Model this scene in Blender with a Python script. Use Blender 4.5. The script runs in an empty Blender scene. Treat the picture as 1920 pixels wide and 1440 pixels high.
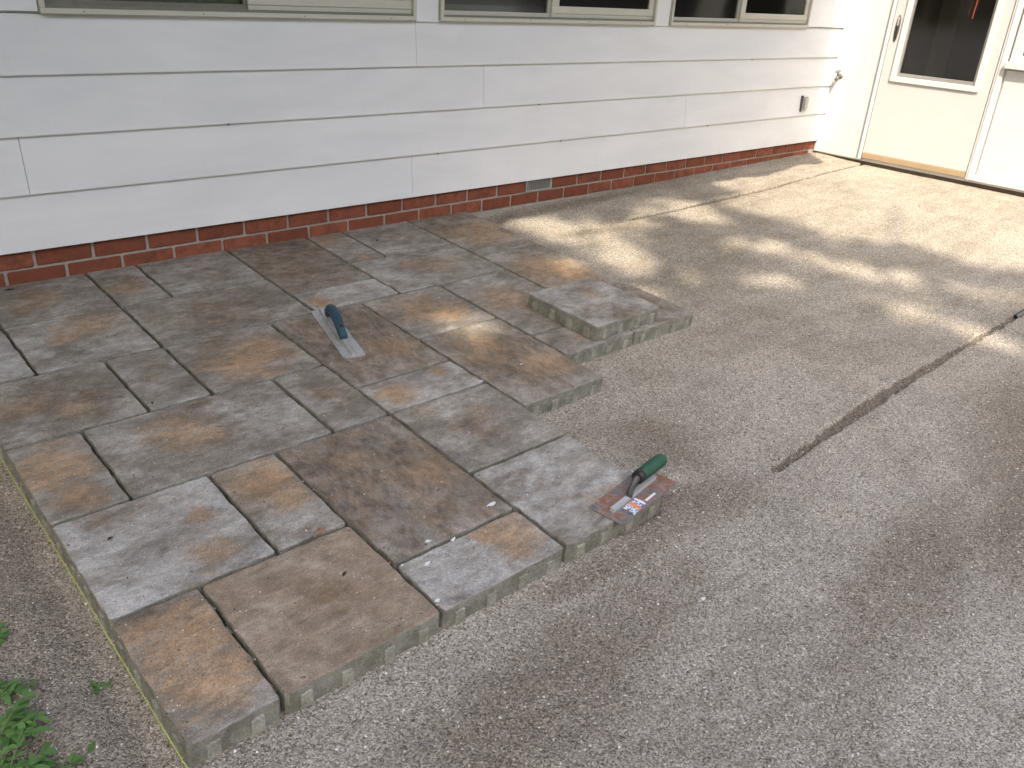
import bpy, math, random
import numpy as np
from mathutils import Matrix, Vector

R = math.radians
scene = bpy.context.scene
COL = scene.collection
rnd = random.Random(7)

# ------------------------------------------------------------------ camera
def cam_axes(yaw, pitch, roll):
    cy, sy_, cp, sp, cr, sr = math.cos(yaw), math.sin(yaw), math.cos(pitch), math.sin(pitch), math.cos(roll), math.sin(roll)
    fw = Vector((sy_*cp, cy*cp, -sp)); rt = Vector((cy, -sy_, 0)); up = rt.cross(fw)
    return cr*rt + sr*up, -sr*rt + cr*up, fw
r_, u_, f_ = cam_axes(0.7586, 0.4516, 0.0645)
cam_data = bpy.data.cameras.new('camera')
cam = bpy.data.objects.new('camera', cam_data)
COL.objects.link(cam)
m3 = Matrix((r_, u_, -f_)).transposed()
cam.matrix_world = Matrix.Translation((-0.323, -3.415, 1.136)) @ m3.to_4x4()
cam_data.sensor_width = 36.0
cam_data.lens = 1572.6/1920*36
cam_data.clip_start = 0.02
cam_data.clip_end = 500
scene.camera = cam

# ------------------------------------------------------------------ sky, sun, exposure
SUN = Vector((0.42, 0.50, -0.80)).normalized()        # the way the light travels
sun_el = math.asin(-SUN.z)
sun_az = math.atan2(-SUN.x, -SUN.y)
world = bpy.data.worlds.new('World'); scene.world = world; world.use_nodes = True
wn = world.node_tree.nodes; wl = world.node_tree.links
for n in list(wn): wn.remove(n)
sky = wn.new('ShaderNodeTexSky'); sky.sky_type = 'NISHITA'; sky.sun_disc = False
sky.sun_elevation = sun_el; sky.sun_rotation = sun_az
sky.air_density = 1.0; sky.dust_density = 4.0; sky.ozone_density = 0.9
bg = wn.new('ShaderNodeBackground'); bg.inputs['Strength'].default_value = 0.15
wo = wn.new('ShaderNodeOutputWorld')
wl.new(sky.outputs[0], bg.inputs[0]); wl.new(bg.outputs[0], wo.inputs[0])
sd = bpy.data.lights.new('sun', 'SUN'); sd.energy = 2.4; sd.angle = R(0.53); sd.color = (1.0, 0.86, 0.68)
so = bpy.data.objects.new('sun', sd); COL.objects.link(so)
so.matrix_world = Matrix.Translation((-6, -8, 12)) @ SUN.to_track_quat('-Z', 'Y').to_matrix().to_4x4()
vs = scene.view_settings
scene.display_settings.display_device = 'sRGB'
vs.view_transform = 'Standard'; vs.look = 'None'; vs.gamma = 1.0; vs.exposure = 1.65
vs.use_curve_mapping = False
scene.cycles.max_bounces = 5; scene.cycles.diffuse_bounces = 3; scene.cycles.glossy_bounces = 2

# ------------------------------------------------------------------ helpers
class MB:
    """collects faces, build() links them as one mesh object"""
    def __init__(s): s.v = []; s.f = []; s.m = []
    def add(s, vs_, fs, mat=0):
        o = len(s.v); s.v += [tuple(v) for v in vs_]; s.f += [tuple(o+i for i in f) for f in fs]; s.m += [mat]*len(fs); return s
    def box(s, x0, x1, y0, y1, z0, z1, mat=0, bev=0.0):
        if bev <= 0:
            return s.add([(x0,y0,z0),(x1,y0,z0),(x1,y1,z0),(x0,y1,z0),(x0,y0,z1),(x1,y0,z1),(x1,y1,z1),(x0,y1,z1)],
                  [(0,3,2,1),(4,5,6,7),(0,1,5,4),(1,2,6,5),(2,3,7,6),(3,0,4,7)], mat)
        b = bev; V = []
        for z, i in ((z0, b), (z0+b, 0), (z1-b, 0), (z1, b)):
            X0, X1, Y0, Y1 = x0+i, x1-i, y0+i, y1-i
            c = b if i == 0 else b*0.6
            V += [(X0+c,Y0,z),(X1-c,Y0,z),(X1,Y0+c,z),(X1,Y1-c,z),(X1-c,Y1,z),(X0+c,Y1,z),(X0,Y1-c,z),(X0,Y0+c,z)]
        F = [tuple(range(7,-1,-1)), tuple(range(24,32))]
        for r in range(3):
            for k in range(8): F.append((r*8+k, r*8+(k+1) % 8, (r+1)*8+(k+1) % 8, (r+1)*8+k))
        return s.add(V, F, mat)
    def prism(s, poly, x0, x1, axis='x', mat=0):
        n = len(poly); V = []
        for x in (x0, x1):
            for a, b in poly: V.append({'x': (x, a, b), 'y': (a, x, b), 'z': (a, b, x)}[axis])
        F = [tuple(range(n-1, -1, -1)), tuple(range(n, 2*n))]
        F += [(i, (i+1) % n, n+(i+1) % n, n+i) for i in range(n)]
        return s.add(V, F, mat)
    def tube(s, pts, rad, n=10, mat=0, flat=1.0, cap=True):
        pts = [Vector(p) for p in pts]; rs = rad if isinstance(rad, (list, tuple)) else [rad]*len(pts)
        V = []; ref = None
        for i, p in enumerate(pts):
            t = (pts[min(i+1, len(pts)-1)] - pts[max(i-1, 0)]).normalized()
            if ref is None: ref = Vector((0,0,1)) if abs(t.z) < .9 else Vector((1,0,0))
            a = t.cross(ref).normalized(); b = a.cross(t).normalized(); ref = b
            for k in range(n):
                q = 2*math.pi*k/n
                V.append(p + a*math.cos(q)*rs[i]*flat + b*math.sin(q)*rs[i])
        F = []
        for i in range(len(pts)-1):
            for k in range(n): F.append((i*n+k, i*n+(k+1) % n, (i+1)*n+(k+1) % n, (i+1)*n+k))
        if cap: F += [tuple(range(n-1,-1,-1)), tuple(range((len(pts)-1)*n, len(pts)*n))]
        return s.add(V, F, mat)
    def mesh(s, name, mats, smooth=False):
        me = bpy.data.meshes.new(name); me.from_pydata(s.v, [], s.f)
        for m in (mats if isinstance(mats, (list, tuple)) else [mats]): me.materials.append(m)
        me.polygons.foreach_set('material_index', s.m)
        if smooth: me.polygons.foreach_set('use_smooth', [True]*len(me.polygons))
        me.update(); return me
    def build(s, name, mats, parent=None, smooth=False):
        return obj(name, s.mesh(name, mats, smooth), parent)

def obj(name, me, parent=None):
    o = bpy.data.objects.new(name, me); COL.objects.link(o)
    if parent is not None: o.parent = parent
    return o
def empty(name, mw=None, parent=None):
    o = bpy.data.objects.new(name, None); COL.objects.link(o); o.empty_display_size = .1
    if mw is not None: o.matrix_world = mw
    if parent is not None: o.parent = parent
    return o
def tag(o, label=None, cat=None, group=None, kind=None):
    if label: o['label'] = label
    if cat: o['category'] = cat
    if group: o['group'] = group
    if kind: o['kind'] = kind
    return o

# lattice noise for displacement
def vnoise(x, y, freq, seed):
    g = np.random.RandomState(seed).rand(256, 256)
    X = x*freq; Y = y*freq; xi = np.floor(X).astype(int); yi = np.floor(Y).astype(int)
    fx = X-xi; fy = Y-yi; fx = fx*fx*(3-2*fx); fy = fy*fy*(3-2*fy)
    a = g[xi % 256, yi % 256]; b = g[(xi+1) % 256, yi % 256]; c = g[xi % 256, (yi+1) % 256]; d = g[(xi+1) % 256, (yi+1) % 256]
    return (a*(1-fx)+b*fx)*(1-fy) + (c*(1-fx)+d*fx)*fy - .5
def sstep(a, b, x):
    s = np.clip((x-a)/(b-a), 0, 1); return s*s*(3-2*s)

# ------------------------------------------------------------------ materials
class NT:
    def __init__(s, name):
        s.mat = bpy.data.materials.new(name); s.mat.use_nodes = True
        s.n = s.mat.node_tree.nodes; s.l = s.mat.node_tree.links
        s.b = s.n['Principled BSDF']
    def node(s, t, **kw):
        n = s.n.new(t)
        for k, v in kw.items(): setattr(n, k, v)
        return n
    def put(s, sock, v):
        if isinstance(v, bpy.types.NodeSocket): s.l.new(v, sock)
        elif v is not None:
            if isinstance(v, (tuple, list)) and sock.type == 'RGBA' and len(v) == 3: v = (*v, 1)
            sock.default_value = v
    def math(s, op, a, b=None, c=None, clamp=False):
        n = s.node('ShaderNodeMath', operation=op, use_clamp=clamp)
        for i, v in enumerate((a, b, c)):
            if v is not None: s.put(n.inputs[i], v)
        return n.outputs[0]
    def vmath(s, op, a, b=None):
        n = s.node('ShaderNodeVectorMath', operation=op)
        s.put(n.inputs[0], a)
        if b is not None: s.put(n.inputs[1], b)
        return n.outputs['Value'] if op in ('LENGTH', 'DISTANCE', 'DOT_PRODUCT') else n.outputs[0]
    def mix(s, fac, a, b, blend='MIX'):
        n = s.node('ShaderNodeMix', data_type='RGBA', blend_type=blend)
        s.put(n.inputs[0], fac); s.put(n.inputs[6], a); s.put(n.inputs[7], b); return n.outputs[2]
    def smooth(s, x, a, b, c=0.0, d=1.0):
        n = s.node('ShaderNodeMapRange', interpolation_type='SMOOTHSTEP')
        for i, v in enumerate((x, a, b, c, d)): s.put(n.inputs[i], v)
        return n.outputs[0]
    def noise(s, vec, scale, detail=3, rough=.55, dist=0.0):
        n = s.node('ShaderNodeTexNoise'); s.put(n.inputs['Vector'], vec)
        n.inputs['Scale'].default_value = scale; n.inputs['Detail'].default_value = detail
        n.inputs['Roughness'].default_value = rough; n.inputs['Distortion'].default_value = dist
        return n.outputs[0]
    def vor(s, vec, scale, out='Color', feature='F1'):
        n = s.node('ShaderNodeTexVoronoi', feature=feature); s.put(n.inputs['Vector'], vec); n.inputs['Scale'].default_value = scale
        return n.outputs[out]
    def objco(s): return s.node('ShaderNodeTexCoord').outputs['Object']
    def worldco(s): return s.node('ShaderNodeNewGeometry').outputs['Position']
    def scale(s, v, sc): 
        n = s.node('ShaderNodeVectorMath', operation='MULTIPLY'); s.put(n.inputs[0], v); n.inputs[1].default_value = sc; return n.outputs[0]
    def attr(s, name, out='Fac'):
        return s.node('ShaderNodeAttribute', attribute_type='OBJECT', attribute_name=name).outputs[out]
    def bump(s, h, strength=.3, dist=.002, prev=None):
        n = s.node('ShaderNodeBump'); n.inputs['Strength'].default_value = strength; n.inputs['Distance'].default_value = dist
        s.put(n.inputs['Height'], h)
        if prev is not None: s.l.new(prev, n.inputs['Normal'])
        return n.outputs[0]
    def fin(s, color, rough=.8, normal=None, metal=0.0, spec=.5):
        s.put(s.b.inputs['Base Color'], color); s.put(s.b.inputs['Roughness'], rough)
        s.b.inputs['Metallic'].default_value = metal; s.b.inputs['Specular IOR Level'].default_value = spec
        if normal is not None: s.l.new(normal, s.b.inputs['Normal'])
        return s.mat

def plain(name, col, rough=.6, metal=0.0, var=.12, nscale=30, bump=.08, spec=.5, bscale=250):
    t = NT(name); w = t.objco()
    n = t.noise(w, nscale, 4, .6)
    lo = tuple(c*(1-var) for c in col); hi = tuple(min(1, c*(1+var)) for c in col)
    return t.fin(t.mix(n, lo, hi), rough, t.bump(t.noise(w, bscale, 2), bump, .001), metal, spec)

def paver_material(name, along):
    t = NT(name)
    o = t.objco()
    seed = t.attr('seed', 'Vector')
    p = t.vmath('ADD', o, seed)
    st = (1.0, 1.75, 1.0) if along == 'x' else (1.75, 1.0, 1.0)
    ps = t.scale(p, st)
    big = t.noise(ps, 5.0, 5, .60, .35)
    mid = t.noise(ps, 15, 5, .68, .5)
    fine = t.noise(ps, 75, 4, .7, .2)
    iso = t.noise(p, 330, 2, .7)
    # base greys, cool to warm
    c = t.mix(t.smooth(big, .34, .66), (.185, .166, .138), (.320, .300, .265))
    c = t.mix(t.smooth(mid, .45, .70, 0, .75), c, (.190, .162, .125))
    # brown veil, amount per paver
    brown = t.attr('brown')
    cen = t.attr('brown_at', 'Vector'); sep = t.node('ShaderNodeSeparateXYZ'); t.l.new(cen, sep.inputs[0])
    cx = t.node('ShaderNodeCombineXYZ'); t.l.new(sep.outputs[0], cx.inputs[0]); t.l.new(sep.outputs[1], cx.inputs[1])
    bd = t.math('SUBTRACT', 1.0, t.math('DIVIDE', t.vmath('DISTANCE', t.scale(o, (1, 1, 0)), cx.outputs[0]), sep.outputs[2]))
    brown = t.math('ADD', brown, t.math('MULTIPLY', t.math('MAXIMUM', bd, -.35), .9))
    bf = t.math('ADD', t.math('MULTIPLY', t.math('SUBTRACT', t.noise(ps, 7.5, 6, .66, .7), .5), 2.6), brown)
    bm = t.smooth(bf, .15, 1.15)
    bc = t.mix(t.smooth(mid, .36, .64), (.225, .165, .110), (.120, .096, .074))
    bc = t.mix(t.smooth(t.noise(ps, 9.0, 6, .72, .9), .44, .62, 0, .8), bc, (.235, .215, .185))
    bc = t.mix(t.smooth(t.noise(ps, 13, 6, .75, .5), .53, .68, 0, .7), bc, (.085, .074, .064))
    c = t.mix(t.math('MULTIPLY', bm, .92), c, bc)
    # pale bloom
    lf = t.math('ADD', t.math('MULTIPLY', t.math('SUBTRACT', t.noise(ps, 6.1, 5, .62, .5), .5), 2.4), t.attr('pale'))
    c = t.mix(t.smooth(lf, .30, 1.05, 0, .85), c, (.395, .385, .365))
    # tan blush round the paver's own centre(s)
    fld = None
    for k in ('a', 'b'):
        cen = t.attr('tan_'+k, 'Vector')             # x, y, radius
        sep = t.node('ShaderNodeSeparateXYZ'); t.l.new(cen, sep.inputs[0])
        cx = t.node('ShaderNodeCombineXYZ'); t.l.new(sep.outputs[0], cx.inputs[0]); t.l.new(sep.outputs[1], cx.inputs[1])
        flat = t.scale(o, (1, 1, 0))
        d = t.vmath('DISTANCE', flat, cx.outputs[0])
        v = t.math('SUBTRACT', 1.0, t.math('DIVIDE', d, sep.outputs[2]))
        fld = v if fld is None else t.math('MAXIMUM', fld, v)
    wob = t.math('MULTIPLY', t.math('SUBTRACT', t.noise(ps, 12, 8, .74, .5), .5), 3.0)
    tf = t.math('ADD', fld, wob)
    ta = t.attr('tan_amt')
    c = t.mix(t.math('MULTIPLY', t.smooth(tf, -.25, .45), t.math('MULTIPLY', ta, .6)), c, (.245, .185, .125))
    c = t.mix(t.math('MULTIPLY', t.smooth(tf, .12, .90), t.math('MULTIPLY', ta, .92)), c, t.mix(t.smooth(mid, .35, .65), (.375, .245, .138), (.315, .222, .140)))
    # darker slate stains
    c = t.mix(t.smooth(t.noise(ps, 11, 6, .74, .8), .585, .80, 0, .62), c, (.085, .078, .072))
    # crisp mottling, then fine grain
    mot = t.noise(ps, 24, 8, .80, .25); mot2 = t.noise(p, 7.0, 7, .72, .3)
    c = t.mix(1.0, c, t.mix(t.smooth(mot, .34, .66), (.77, .76, .74), (1.18, 1.18, 1.18)), 'MULTIPLY')
    c = t.mix(1.0, c, t.mix(t.smooth(mot2, .36, .64), (.80, .79, .77), (1.16, 1.17, 1.18)), 'MULTIPLY')
    c = t.mix(1.0, c, t.mix(fine, (.66, .66, .66), (1.32, 1.32, 1.32)), 'MULTIPLY')
    c = t.mix(.9, c, t.mix(t.smooth(iso, .3, .7), (.70, .70, .70), (1.28, 1.28, 1.28)), 'MULTIPLY')
    # lime bloom, light and dark specks
    c = t.mix(t.smooth(t.noise(p, 48, 5, .75, .5), .67, .82, 0, .5), c, (.52, .52, .50))
    c = t.mix(t.smooth(iso, .70, .76, 0, .6), c, (.55, .53, .50))
    c = t.mix(t.smooth(iso, .30, .25, 0, .8), c, (.07, .06, .05))
    h = t.math('ADD', t.math('MULTIPLY', mid, 1.0), t.math('ADD', t.math('MULTIPLY', fine, .45), t.math('MULTIPLY', iso, .25)))
    nb = t.bump(h, .30, .0035)
    return t.fin(c, t.smooth(mid, .2, .8, .58, .80), nb, 0, .4)

def concrete_side(k=1.0, nm='paver_concrete_side'):
    t = NT(nm); o = t.vmath('ADD', t.objco(), t.attr('seed', 'Vector'))
    a = t.noise(o, 22, 5, .7, .4); b = t.noise(o, 260, 3, .7)
    c = t.mix(t.smooth(a, .3, .7), (.165, .160, .128), (.300, .294, .248))
    c = t.mix(.8, c, t.mix(t.smooth(b, .3, .7), (.7, .7, .7), (1.25, 1.25, 1.25)), 'MULTIPLY')
    pores = t.smooth(t.noise(o, 190, 2, .6), .66, .74)
    c = t.mix(t.math('MULTIPLY', pores, .75), c, (.05, .048, .04))
    h = t.math('SUBTRACT', t.math('ADD', b, t.math('MULTIPLY', a, 1.5)), pores)
    if k != 1: c = t.mix(1.0, c, (k, k, k), 'MULTIPLY')
    return t.fin(c, .9, t.bump(h, .7, .003), 0, .2)

def sand_material():
    t = NT('stone_screenings'); w = t.worldco()
    big = t.noise(w, 1.1, 5, .6, .6); mid = t.noise(w, 6, 5, .65, .5)
    sw = t.noise(t.scale(w, (.8, 5.0, 1)), 2.2, 4, .6, .5)
    damp = t.node('ShaderNodeAttribute', attribute_type='GEOMETRY', attribute_name='damp').outputs['Fac']
    soil = t.node('ShaderNodeAttribute', attribute_type='GEOMETRY', attribute_name='soil').outputs['Fac']
    tone = t.math('ADD', t.math('MULTIPLY', big, .5), t.math('ADD', t.math('MULTIPLY', mid, .3), t.math('MULTIPLY', sw, .25)))
    base = t.mix(t.smooth(tone, .38, .66), (.322, .293, .242), (.490, .455, .392))
    dm = t.smooth(t.math('ADD', damp, t.math('MULTIPLY', t.math('SUBTRACT', mid, .5), 1.7)), .12, 1.25)
    base = t.mix(t.math('MULTIPLY', dm, .75), base, (.225, .190, .144))
    base = t.mix(t.smooth(t.math('ADD', soil, t.math('MULTIPLY', t.math('SUBTRACT', mid, .5), .8)), .3, .8, 0, .8), base, (.275, .243, .196))
    pit = t.node('ShaderNodeAttribute', attribute_type='GEOMETRY', attribute_name='pit').outputs['Fac']
    base = t.mix(t.smooth(t.math('ADD', pit, t.math('MULTIPLY', t.math('SUBTRACT', t.noise(w, 45, 3), .5), .8)), .25, .75, 0, .8), base, (.160, .135, .100))
    lawn = t.node('ShaderNodeAttribute', attribute_type='GEOMETRY', attribute_name='lawn').outputs['Fac']
    base = t.mix(lawn, base, (.055, .085, .028))
    # grains of two sizes: pale, brown and dark chips
    def grains(scale, k):
        v = t.node('ShaderNodeTexVoronoi'); t.l.new(w, v.inputs['Vector']); v.inputs['Scale'].default_value = scale
        rgb = t.node('ShaderNodeSeparateColor'); t.l.new(v.outputs['Color'], rgb.inputs[0])
        ramp = t.node('ShaderNodeValToRGB'); t.l.new(rgb.outputs[0], ramp.inputs[0])
        e = ramp.color_ramp.elements; e[0].color = (.25, .23, .21, 1); e[1].color = (1.95, 1.95, 1.95, 1); e[1].position = 1
        for pos, c in ((.18, (.56, .52, .47, 1)), (.45, (.92, .9, .88, 1)), (.78, (1.18, 1.17, 1.15, 1)), (.93, (1.5, 1.5, 1.5, 1))):
            el = e.new(pos); el.color = c
        return ramp.outputs[0], v.outputs['Distance']
    c1, d1 = grains(285, 1); c2, d2 = grains(120, 2)
    c = t.mix(.85, base, c1, 'MULTIPLY')
    pick = t.smooth(t.noise(w, 120, 2), .56, .66)
    c = t.mix(t.math('MULTIPLY', pick, .8), c, t.mix(1.0, base, c2, 'MULTIPLY'))
    h = t.math('ADD', t.math('MULTIPLY', d1, -.9), t.math('ADD', t.math('MULTIPLY', d2, -.8), t.noise(w, 60, 5, .7)))
    return t.fin(c, .93, t.bump(h, .9, .006), 0, .15)

def brick_material():
    t = NT('red_brick'); o = t.objco(); rn = t.node('ShaderNodeObjectInfo').outputs['Random']
    off = t.node('ShaderNodeCombineXYZ'); t.l.new(t.math('MULTIPLY', rn, 37.0), off.inputs[0])
    p = t.vmath('ADD', o, off.outputs[0])
    a = t.noise(p, 16, 5, .7, .5); b = t.noise(p, 150, 3, .7)
    c = t.mix(rn, (.195, .062, .034), (.30, .105, .060))
    c = t.mix(t.smooth(a, .35, .72), c, (.145, .052, .034))
    c = t.mix(t.smooth(t.noise(p, 30, 5, .75), .62, .8, 0, .55), c, (.07, .035, .028))
    c = t.mix(t.smooth(t.noise(p, 24, 6, .8), .66, .78, 0, .4), c, (.42, .30, .24))
    c = t.mix(.7, c, t.mix(b, (.7, .7, .7), (1.3, 1.3, 1.3)), 'MULTIPLY')
    return t.fin(c, .88, t.bump(t.math('ADD', b, a), .55, .003), 0, .2)

def siding_material():
    t = NT('white_painted_siding'); w = t.worldco()
    a = t.noise(t.scale(w, (.6, 1, 2.5)), 2.2, 5, .6, .4); b = t.noise(t.scale(w, (3, 1, .5)), 9, 5, .7)
    c = t.mix(t.smooth(a, .3, .7), (.71, .73, .74), (.79, .805, .81))
    c = t.mix(t.smooth(b, .55, .85, 0, .22), c, (.56, .56, .54))
    c = t.mix(t.smooth(t.noise(w, 160, 3, .7), .735, .765, 0, .35), c, (.22, .19, .15))
    g = t.noise(t.scale(w, (.5, 1, 8)), 60, 3, .6)
    return t.fin(c, .42, t.bump(t.math('ADD', t.math('MULTIPLY', a, 6.0), t.math('MULTIPLY', g, .12)), .10, .004), 0, .4)

def rusty_steel():
    t = NT('rusty_steel'); o = t.objco()
    a = t.noise(o, 22, 6, .7, .8); b = t.noise(o, 140, 4, .7)
    c = t.mix(t.smooth(a, .40, .62), (.30, .295, .29), (.235, .115, .07))
    c = t.mix(t.smooth(b, .5, .75, 0, .7), c, (.14, .075, .05))
    n = t.fin(c, t.smooth(a, .4, .6, .38, .8), t.bump(t.math('ADD', a, b), .3, .001), 0, .5)
    t.l.new(t.smooth(a, .38, .6, .75, .1), t.b.inputs['Metallic'])
    return n

def magnesium():
    t = NT('worn_magnesium'); o = t.objco()
    a = t.noise(t.scale(o, (1, 3, 3)), 26, 6, .72, .6); b = t.noise(o, 120, 4, .7)
    c = t.mix(t.smooth(a, .35, .7), (.47, .49, .50), (.33, .33, .325))
    c = t.mix(t.smooth(b, .55, .78, 0, .8), c, (.17, .155, .135))
    n = t.fin(c, .5, t.bump(b, .3, .001), .35, .5)
    return n

def sticker_material():
    t = NT('torn_price_sticker'); o = t.objco()
    s = t.node('ShaderNodeSeparateXYZ'); t.l.new(o, s.inputs[0])
    blk = t.noise(t.scale(o, (1, 1, 0)), 130, 3, .8); 
    c = t.mix(t.smooth(blk, .44, .50), (.03, .03, .04), (.72, .74, .80))
    c = t.mix(t.smooth(t.noise(o, 55, 2), .52, .56), c, (.12, .15, .38))
    band = t.math('MULTIPLY', t.smooth(s.outputs[0], -.008, -.005), t.math('SUBTRACT', 1.0, t.smooth(s.outputs[0], .006, .009)))
    c = t.mix(band, c, (.72, .27, .12))
    c = t.mix(t.smooth(s.outputs[0], .022, .024), c, (.78, .78, .76))
    c = t.mix(t.smooth(t.noise(o, 90, 4, .8), .60, .66), c, (.24, .13, .09))
    return t.fin(c, .4, None, 0, .5)

def glass_mat(name, tint, rough=.10):
    t = NT(name)
    t.b.inputs['Transmission Weight'].default_value = 0.0
    gl = t.node('ShaderNodeBsdfGlossy'); gl.inputs['Roughness'].default_value = rough; gl.inputs['Color'].default_value = (1, 1, 1, 1)
    tr = t.node('ShaderNodeBsdfTransparent'); tr.inputs['Color'].default_value = (*tint, 1)
    fr = t.node('ShaderNodeFresnel'); fr.inputs['IOR'].default_value = 1.5
    mx = t.node('ShaderNodeMixShader'); t.l.new(fr.outputs[0], mx.inputs[0]); t.l.new(tr.outputs[0], mx.inputs[1]); t.l.new(gl.outputs[0], mx.inputs[2])
    t.l.new(mx.outputs[0], t.n['Material Output'].inputs['Surface'])
    return t.mat

def leaf_material(name, lo, hi, trans=.25):
    t = NT(name); rn = t.node('ShaderNodeObjectInfo').outputs['Random']
    w = t.worldco(); n = t.noise(w, 14, 3)
    c = t.mix(t.math('ADD', t.math('MULTIPLY', rn, .6), t.math('MULTIPLY', n, .5)), lo, hi)
    t.fin(c, .5, t.bump(t.noise(w, 300, 2), .2, .001), 0, .4)
    tl = t.node('ShaderNodeBsdfTranslucent'); t.l.new(t.mix(.5, c, (.2, .3, .05)), tl.inputs[0])
    mx = t.node('ShaderNodeMixShader'); mx.inputs[0].default_value = trans
    t.l.new(t.b.outputs[0], mx.inputs[1]); t.l.new(tl.outputs[0], mx.inputs[2]); t.l.new(mx.outputs[0], t.n['Material Output'].inputs['Surface'])
    return t.mat

def vcol_material(name, rough=.85):
    t = NT(name); c = t.node('ShaderNodeAttribute', attribute_type='GEOMETRY', attribute_name='tint').outputs['Color']
    n = t.noise(t.worldco(), 500, 2)
    return t.fin(t.mix(.6, c, t.mix(n, (.7, .7, .7), (1.3, 1.3, 1.3)), 'MULTIPLY'), rough, None, 0, .3)

M = dict(
    pav_x=paver_material('paver_face_streaked_along', 'x'), pav_y=paver_material('paver_face_streaked_across', 'y'),
    side=concrete_side(), nib=concrete_side(1.32, 'paver_spacer_nib'), sand=sand_material(), brick=brick_material(), siding=siding_material(),
    mortar=plain('grey_mortar', (.33, .305, .265), .95, 0, .35, 40, .6, .1, 160),
    cream=plain('almond_window_frame', (.56, .55, .47), .45, 0, .08, 12, .05),
    track=plain('weathered_track', (.20, .195, .155), .55, 0, .25, 25, .1),
    white=plain('white_door_paint', (.64, .64, .63), .38, 0, .04, 6, .05, .45, 40),
    doorw=plain('off_white_door_skin', (.56, .565, .56), .35, 0, .05, 5, .08, .45, 30),
    tanm=plain('tan_door_sweep', (.36, .27, .165), .6, 0, .2, 15, .1),
    silver=plain('brushed_aluminium', (.62, .60, .57), .35, .8, .12, 30, .1),
    chrome=plain('dull_chrome', (.50, .49, .48), .3, .35, .15, 30, .1),
    dark=plain('dark_interior', (.030, .027, .024), .9, 0, .2),
    room=plain('dim_room_wall', (.085, .074, .062), .9, 0, .3, 4),
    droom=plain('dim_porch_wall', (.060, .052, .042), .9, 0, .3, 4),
    greyband=plain('post_reflection_grey', (.115, .107, .090), .8, 0, .1),
    curtain=plain('pale_curtain', (.55, .54, .53), .9, 0, .15),
    black=plain('black_plastic', (.018, .018, .018), .5),
    glass=glass_mat('window_glass', (.80, .81, .79)), dglass=glass_mat('door_glass', (.90, .88, .85)),
    rust=rusty_steel(), mag=magnesium(), sticker=sticker_material(),
    blue=plain('dusty_blue_rubber', (.022, .062, .088), .6, 0, .55, 60, .2, .4, 200),
    green=plain('green_rubber_grip', (.022, .080, .044), .55, 0, .45, 50, .25, .4, 300),
    steel=plain('grey_steel', (.35, .36, .37), .38, .7, .2, 60, .1),
    bright=plain('scuffed_aluminium', (.46, .47, .48), .45, .15, .2, 60, .2),
    castiron=plain('dark_cast_post', (.10, .10, .095), .5, .4, .3, 60, .2),
    string=plain('lime_yellow_string', (.45, .52, .10), .7, 0, .2, 200, .3),
    tapm=plain('weathered_tap_metal', (.17, .165, .155), .45, .4, .3, 60, .2),
    galv=plain('galvanised_pipe', (.40, .41, .42), .45, .6, .2, 30, .1),
    orange=plain('orange_reflection_tint', (.75, .13, .05), .5), wood=plain('weathered_wood', (.30, .22, .14), .8, 0, .3, 20, .3),
    straw=plain('dry_straw', (.62, .55, .40), .8), bark=plain('dark_bark_chip', (.030, .022, .018), .9, 0, .4, 80, .4),
    dryleaf=plain('dry_brown_leaf', (.23, .135, .085), .8, 0, .4, 80, .4),
    pebble=plain('white_pebble', (.68, .67, .66), .7, 0, .1, 80, .2),
    roof=plain('patio_roof_panel', (.30, .27, .22), .6), trunk=plain('tree_bark', (.12, .095, .07), .95, 0, .4, 12, .9, .1, 40),
    weed=leaf_material('weed_leaf', (.055, .125, .030), (.15, .29, .085)), stem=plain('weed_stem', (.12, .17, .06), .7),
    crown=plain('tree_leaf', (.055, .10, .025), .55, 0, .4, 3, 0),
    grit=vcol_material('loose_stone_chips'),
    fleck=plain('white_mortar_fleck', (.66, .66, .64), .9, 0, .15, 120, .4),
)

# ------------------------------------------------------------------ the ground: one sheet
SY = 0.0526; TH = math.atan(SY); T = 0.06
def zg(x, y):
    yc = np.clip(y, -6, 0); t = sstep(3.0, 6.05, x)
    return (1-t)*(SY*yc-.0585) + t*.000 + .035*np.exp(-(yc/.22)**2)*sstep(2.55, 2.8, x)*(1-.4*t)
def seg_d(x, y, a, b):
    ax, ay = a; bx, by = b; L2 = (bx-ax)**2+(by-ay)**2
    t = np.clip(((x-ax)*(bx-ax)+(y-ay)*(by-ay))/L2, 0, 1)
    return np.hypot(x-ax-t*(bx-ax), y-ay-t*(by-ay)), t
def covered(x, y):
    """1 where laid pavers lie"""
    c = np.zeros_like(x)
    for i0, i1, j0, j1 in RECTS:
        c = np.maximum(c, ((x > i0*MOD) & (x < i1*MOD) & (y < -j0*MOD) & (y > -j1*MOD)).astype(float))
    return c
MOD = .1917
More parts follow.
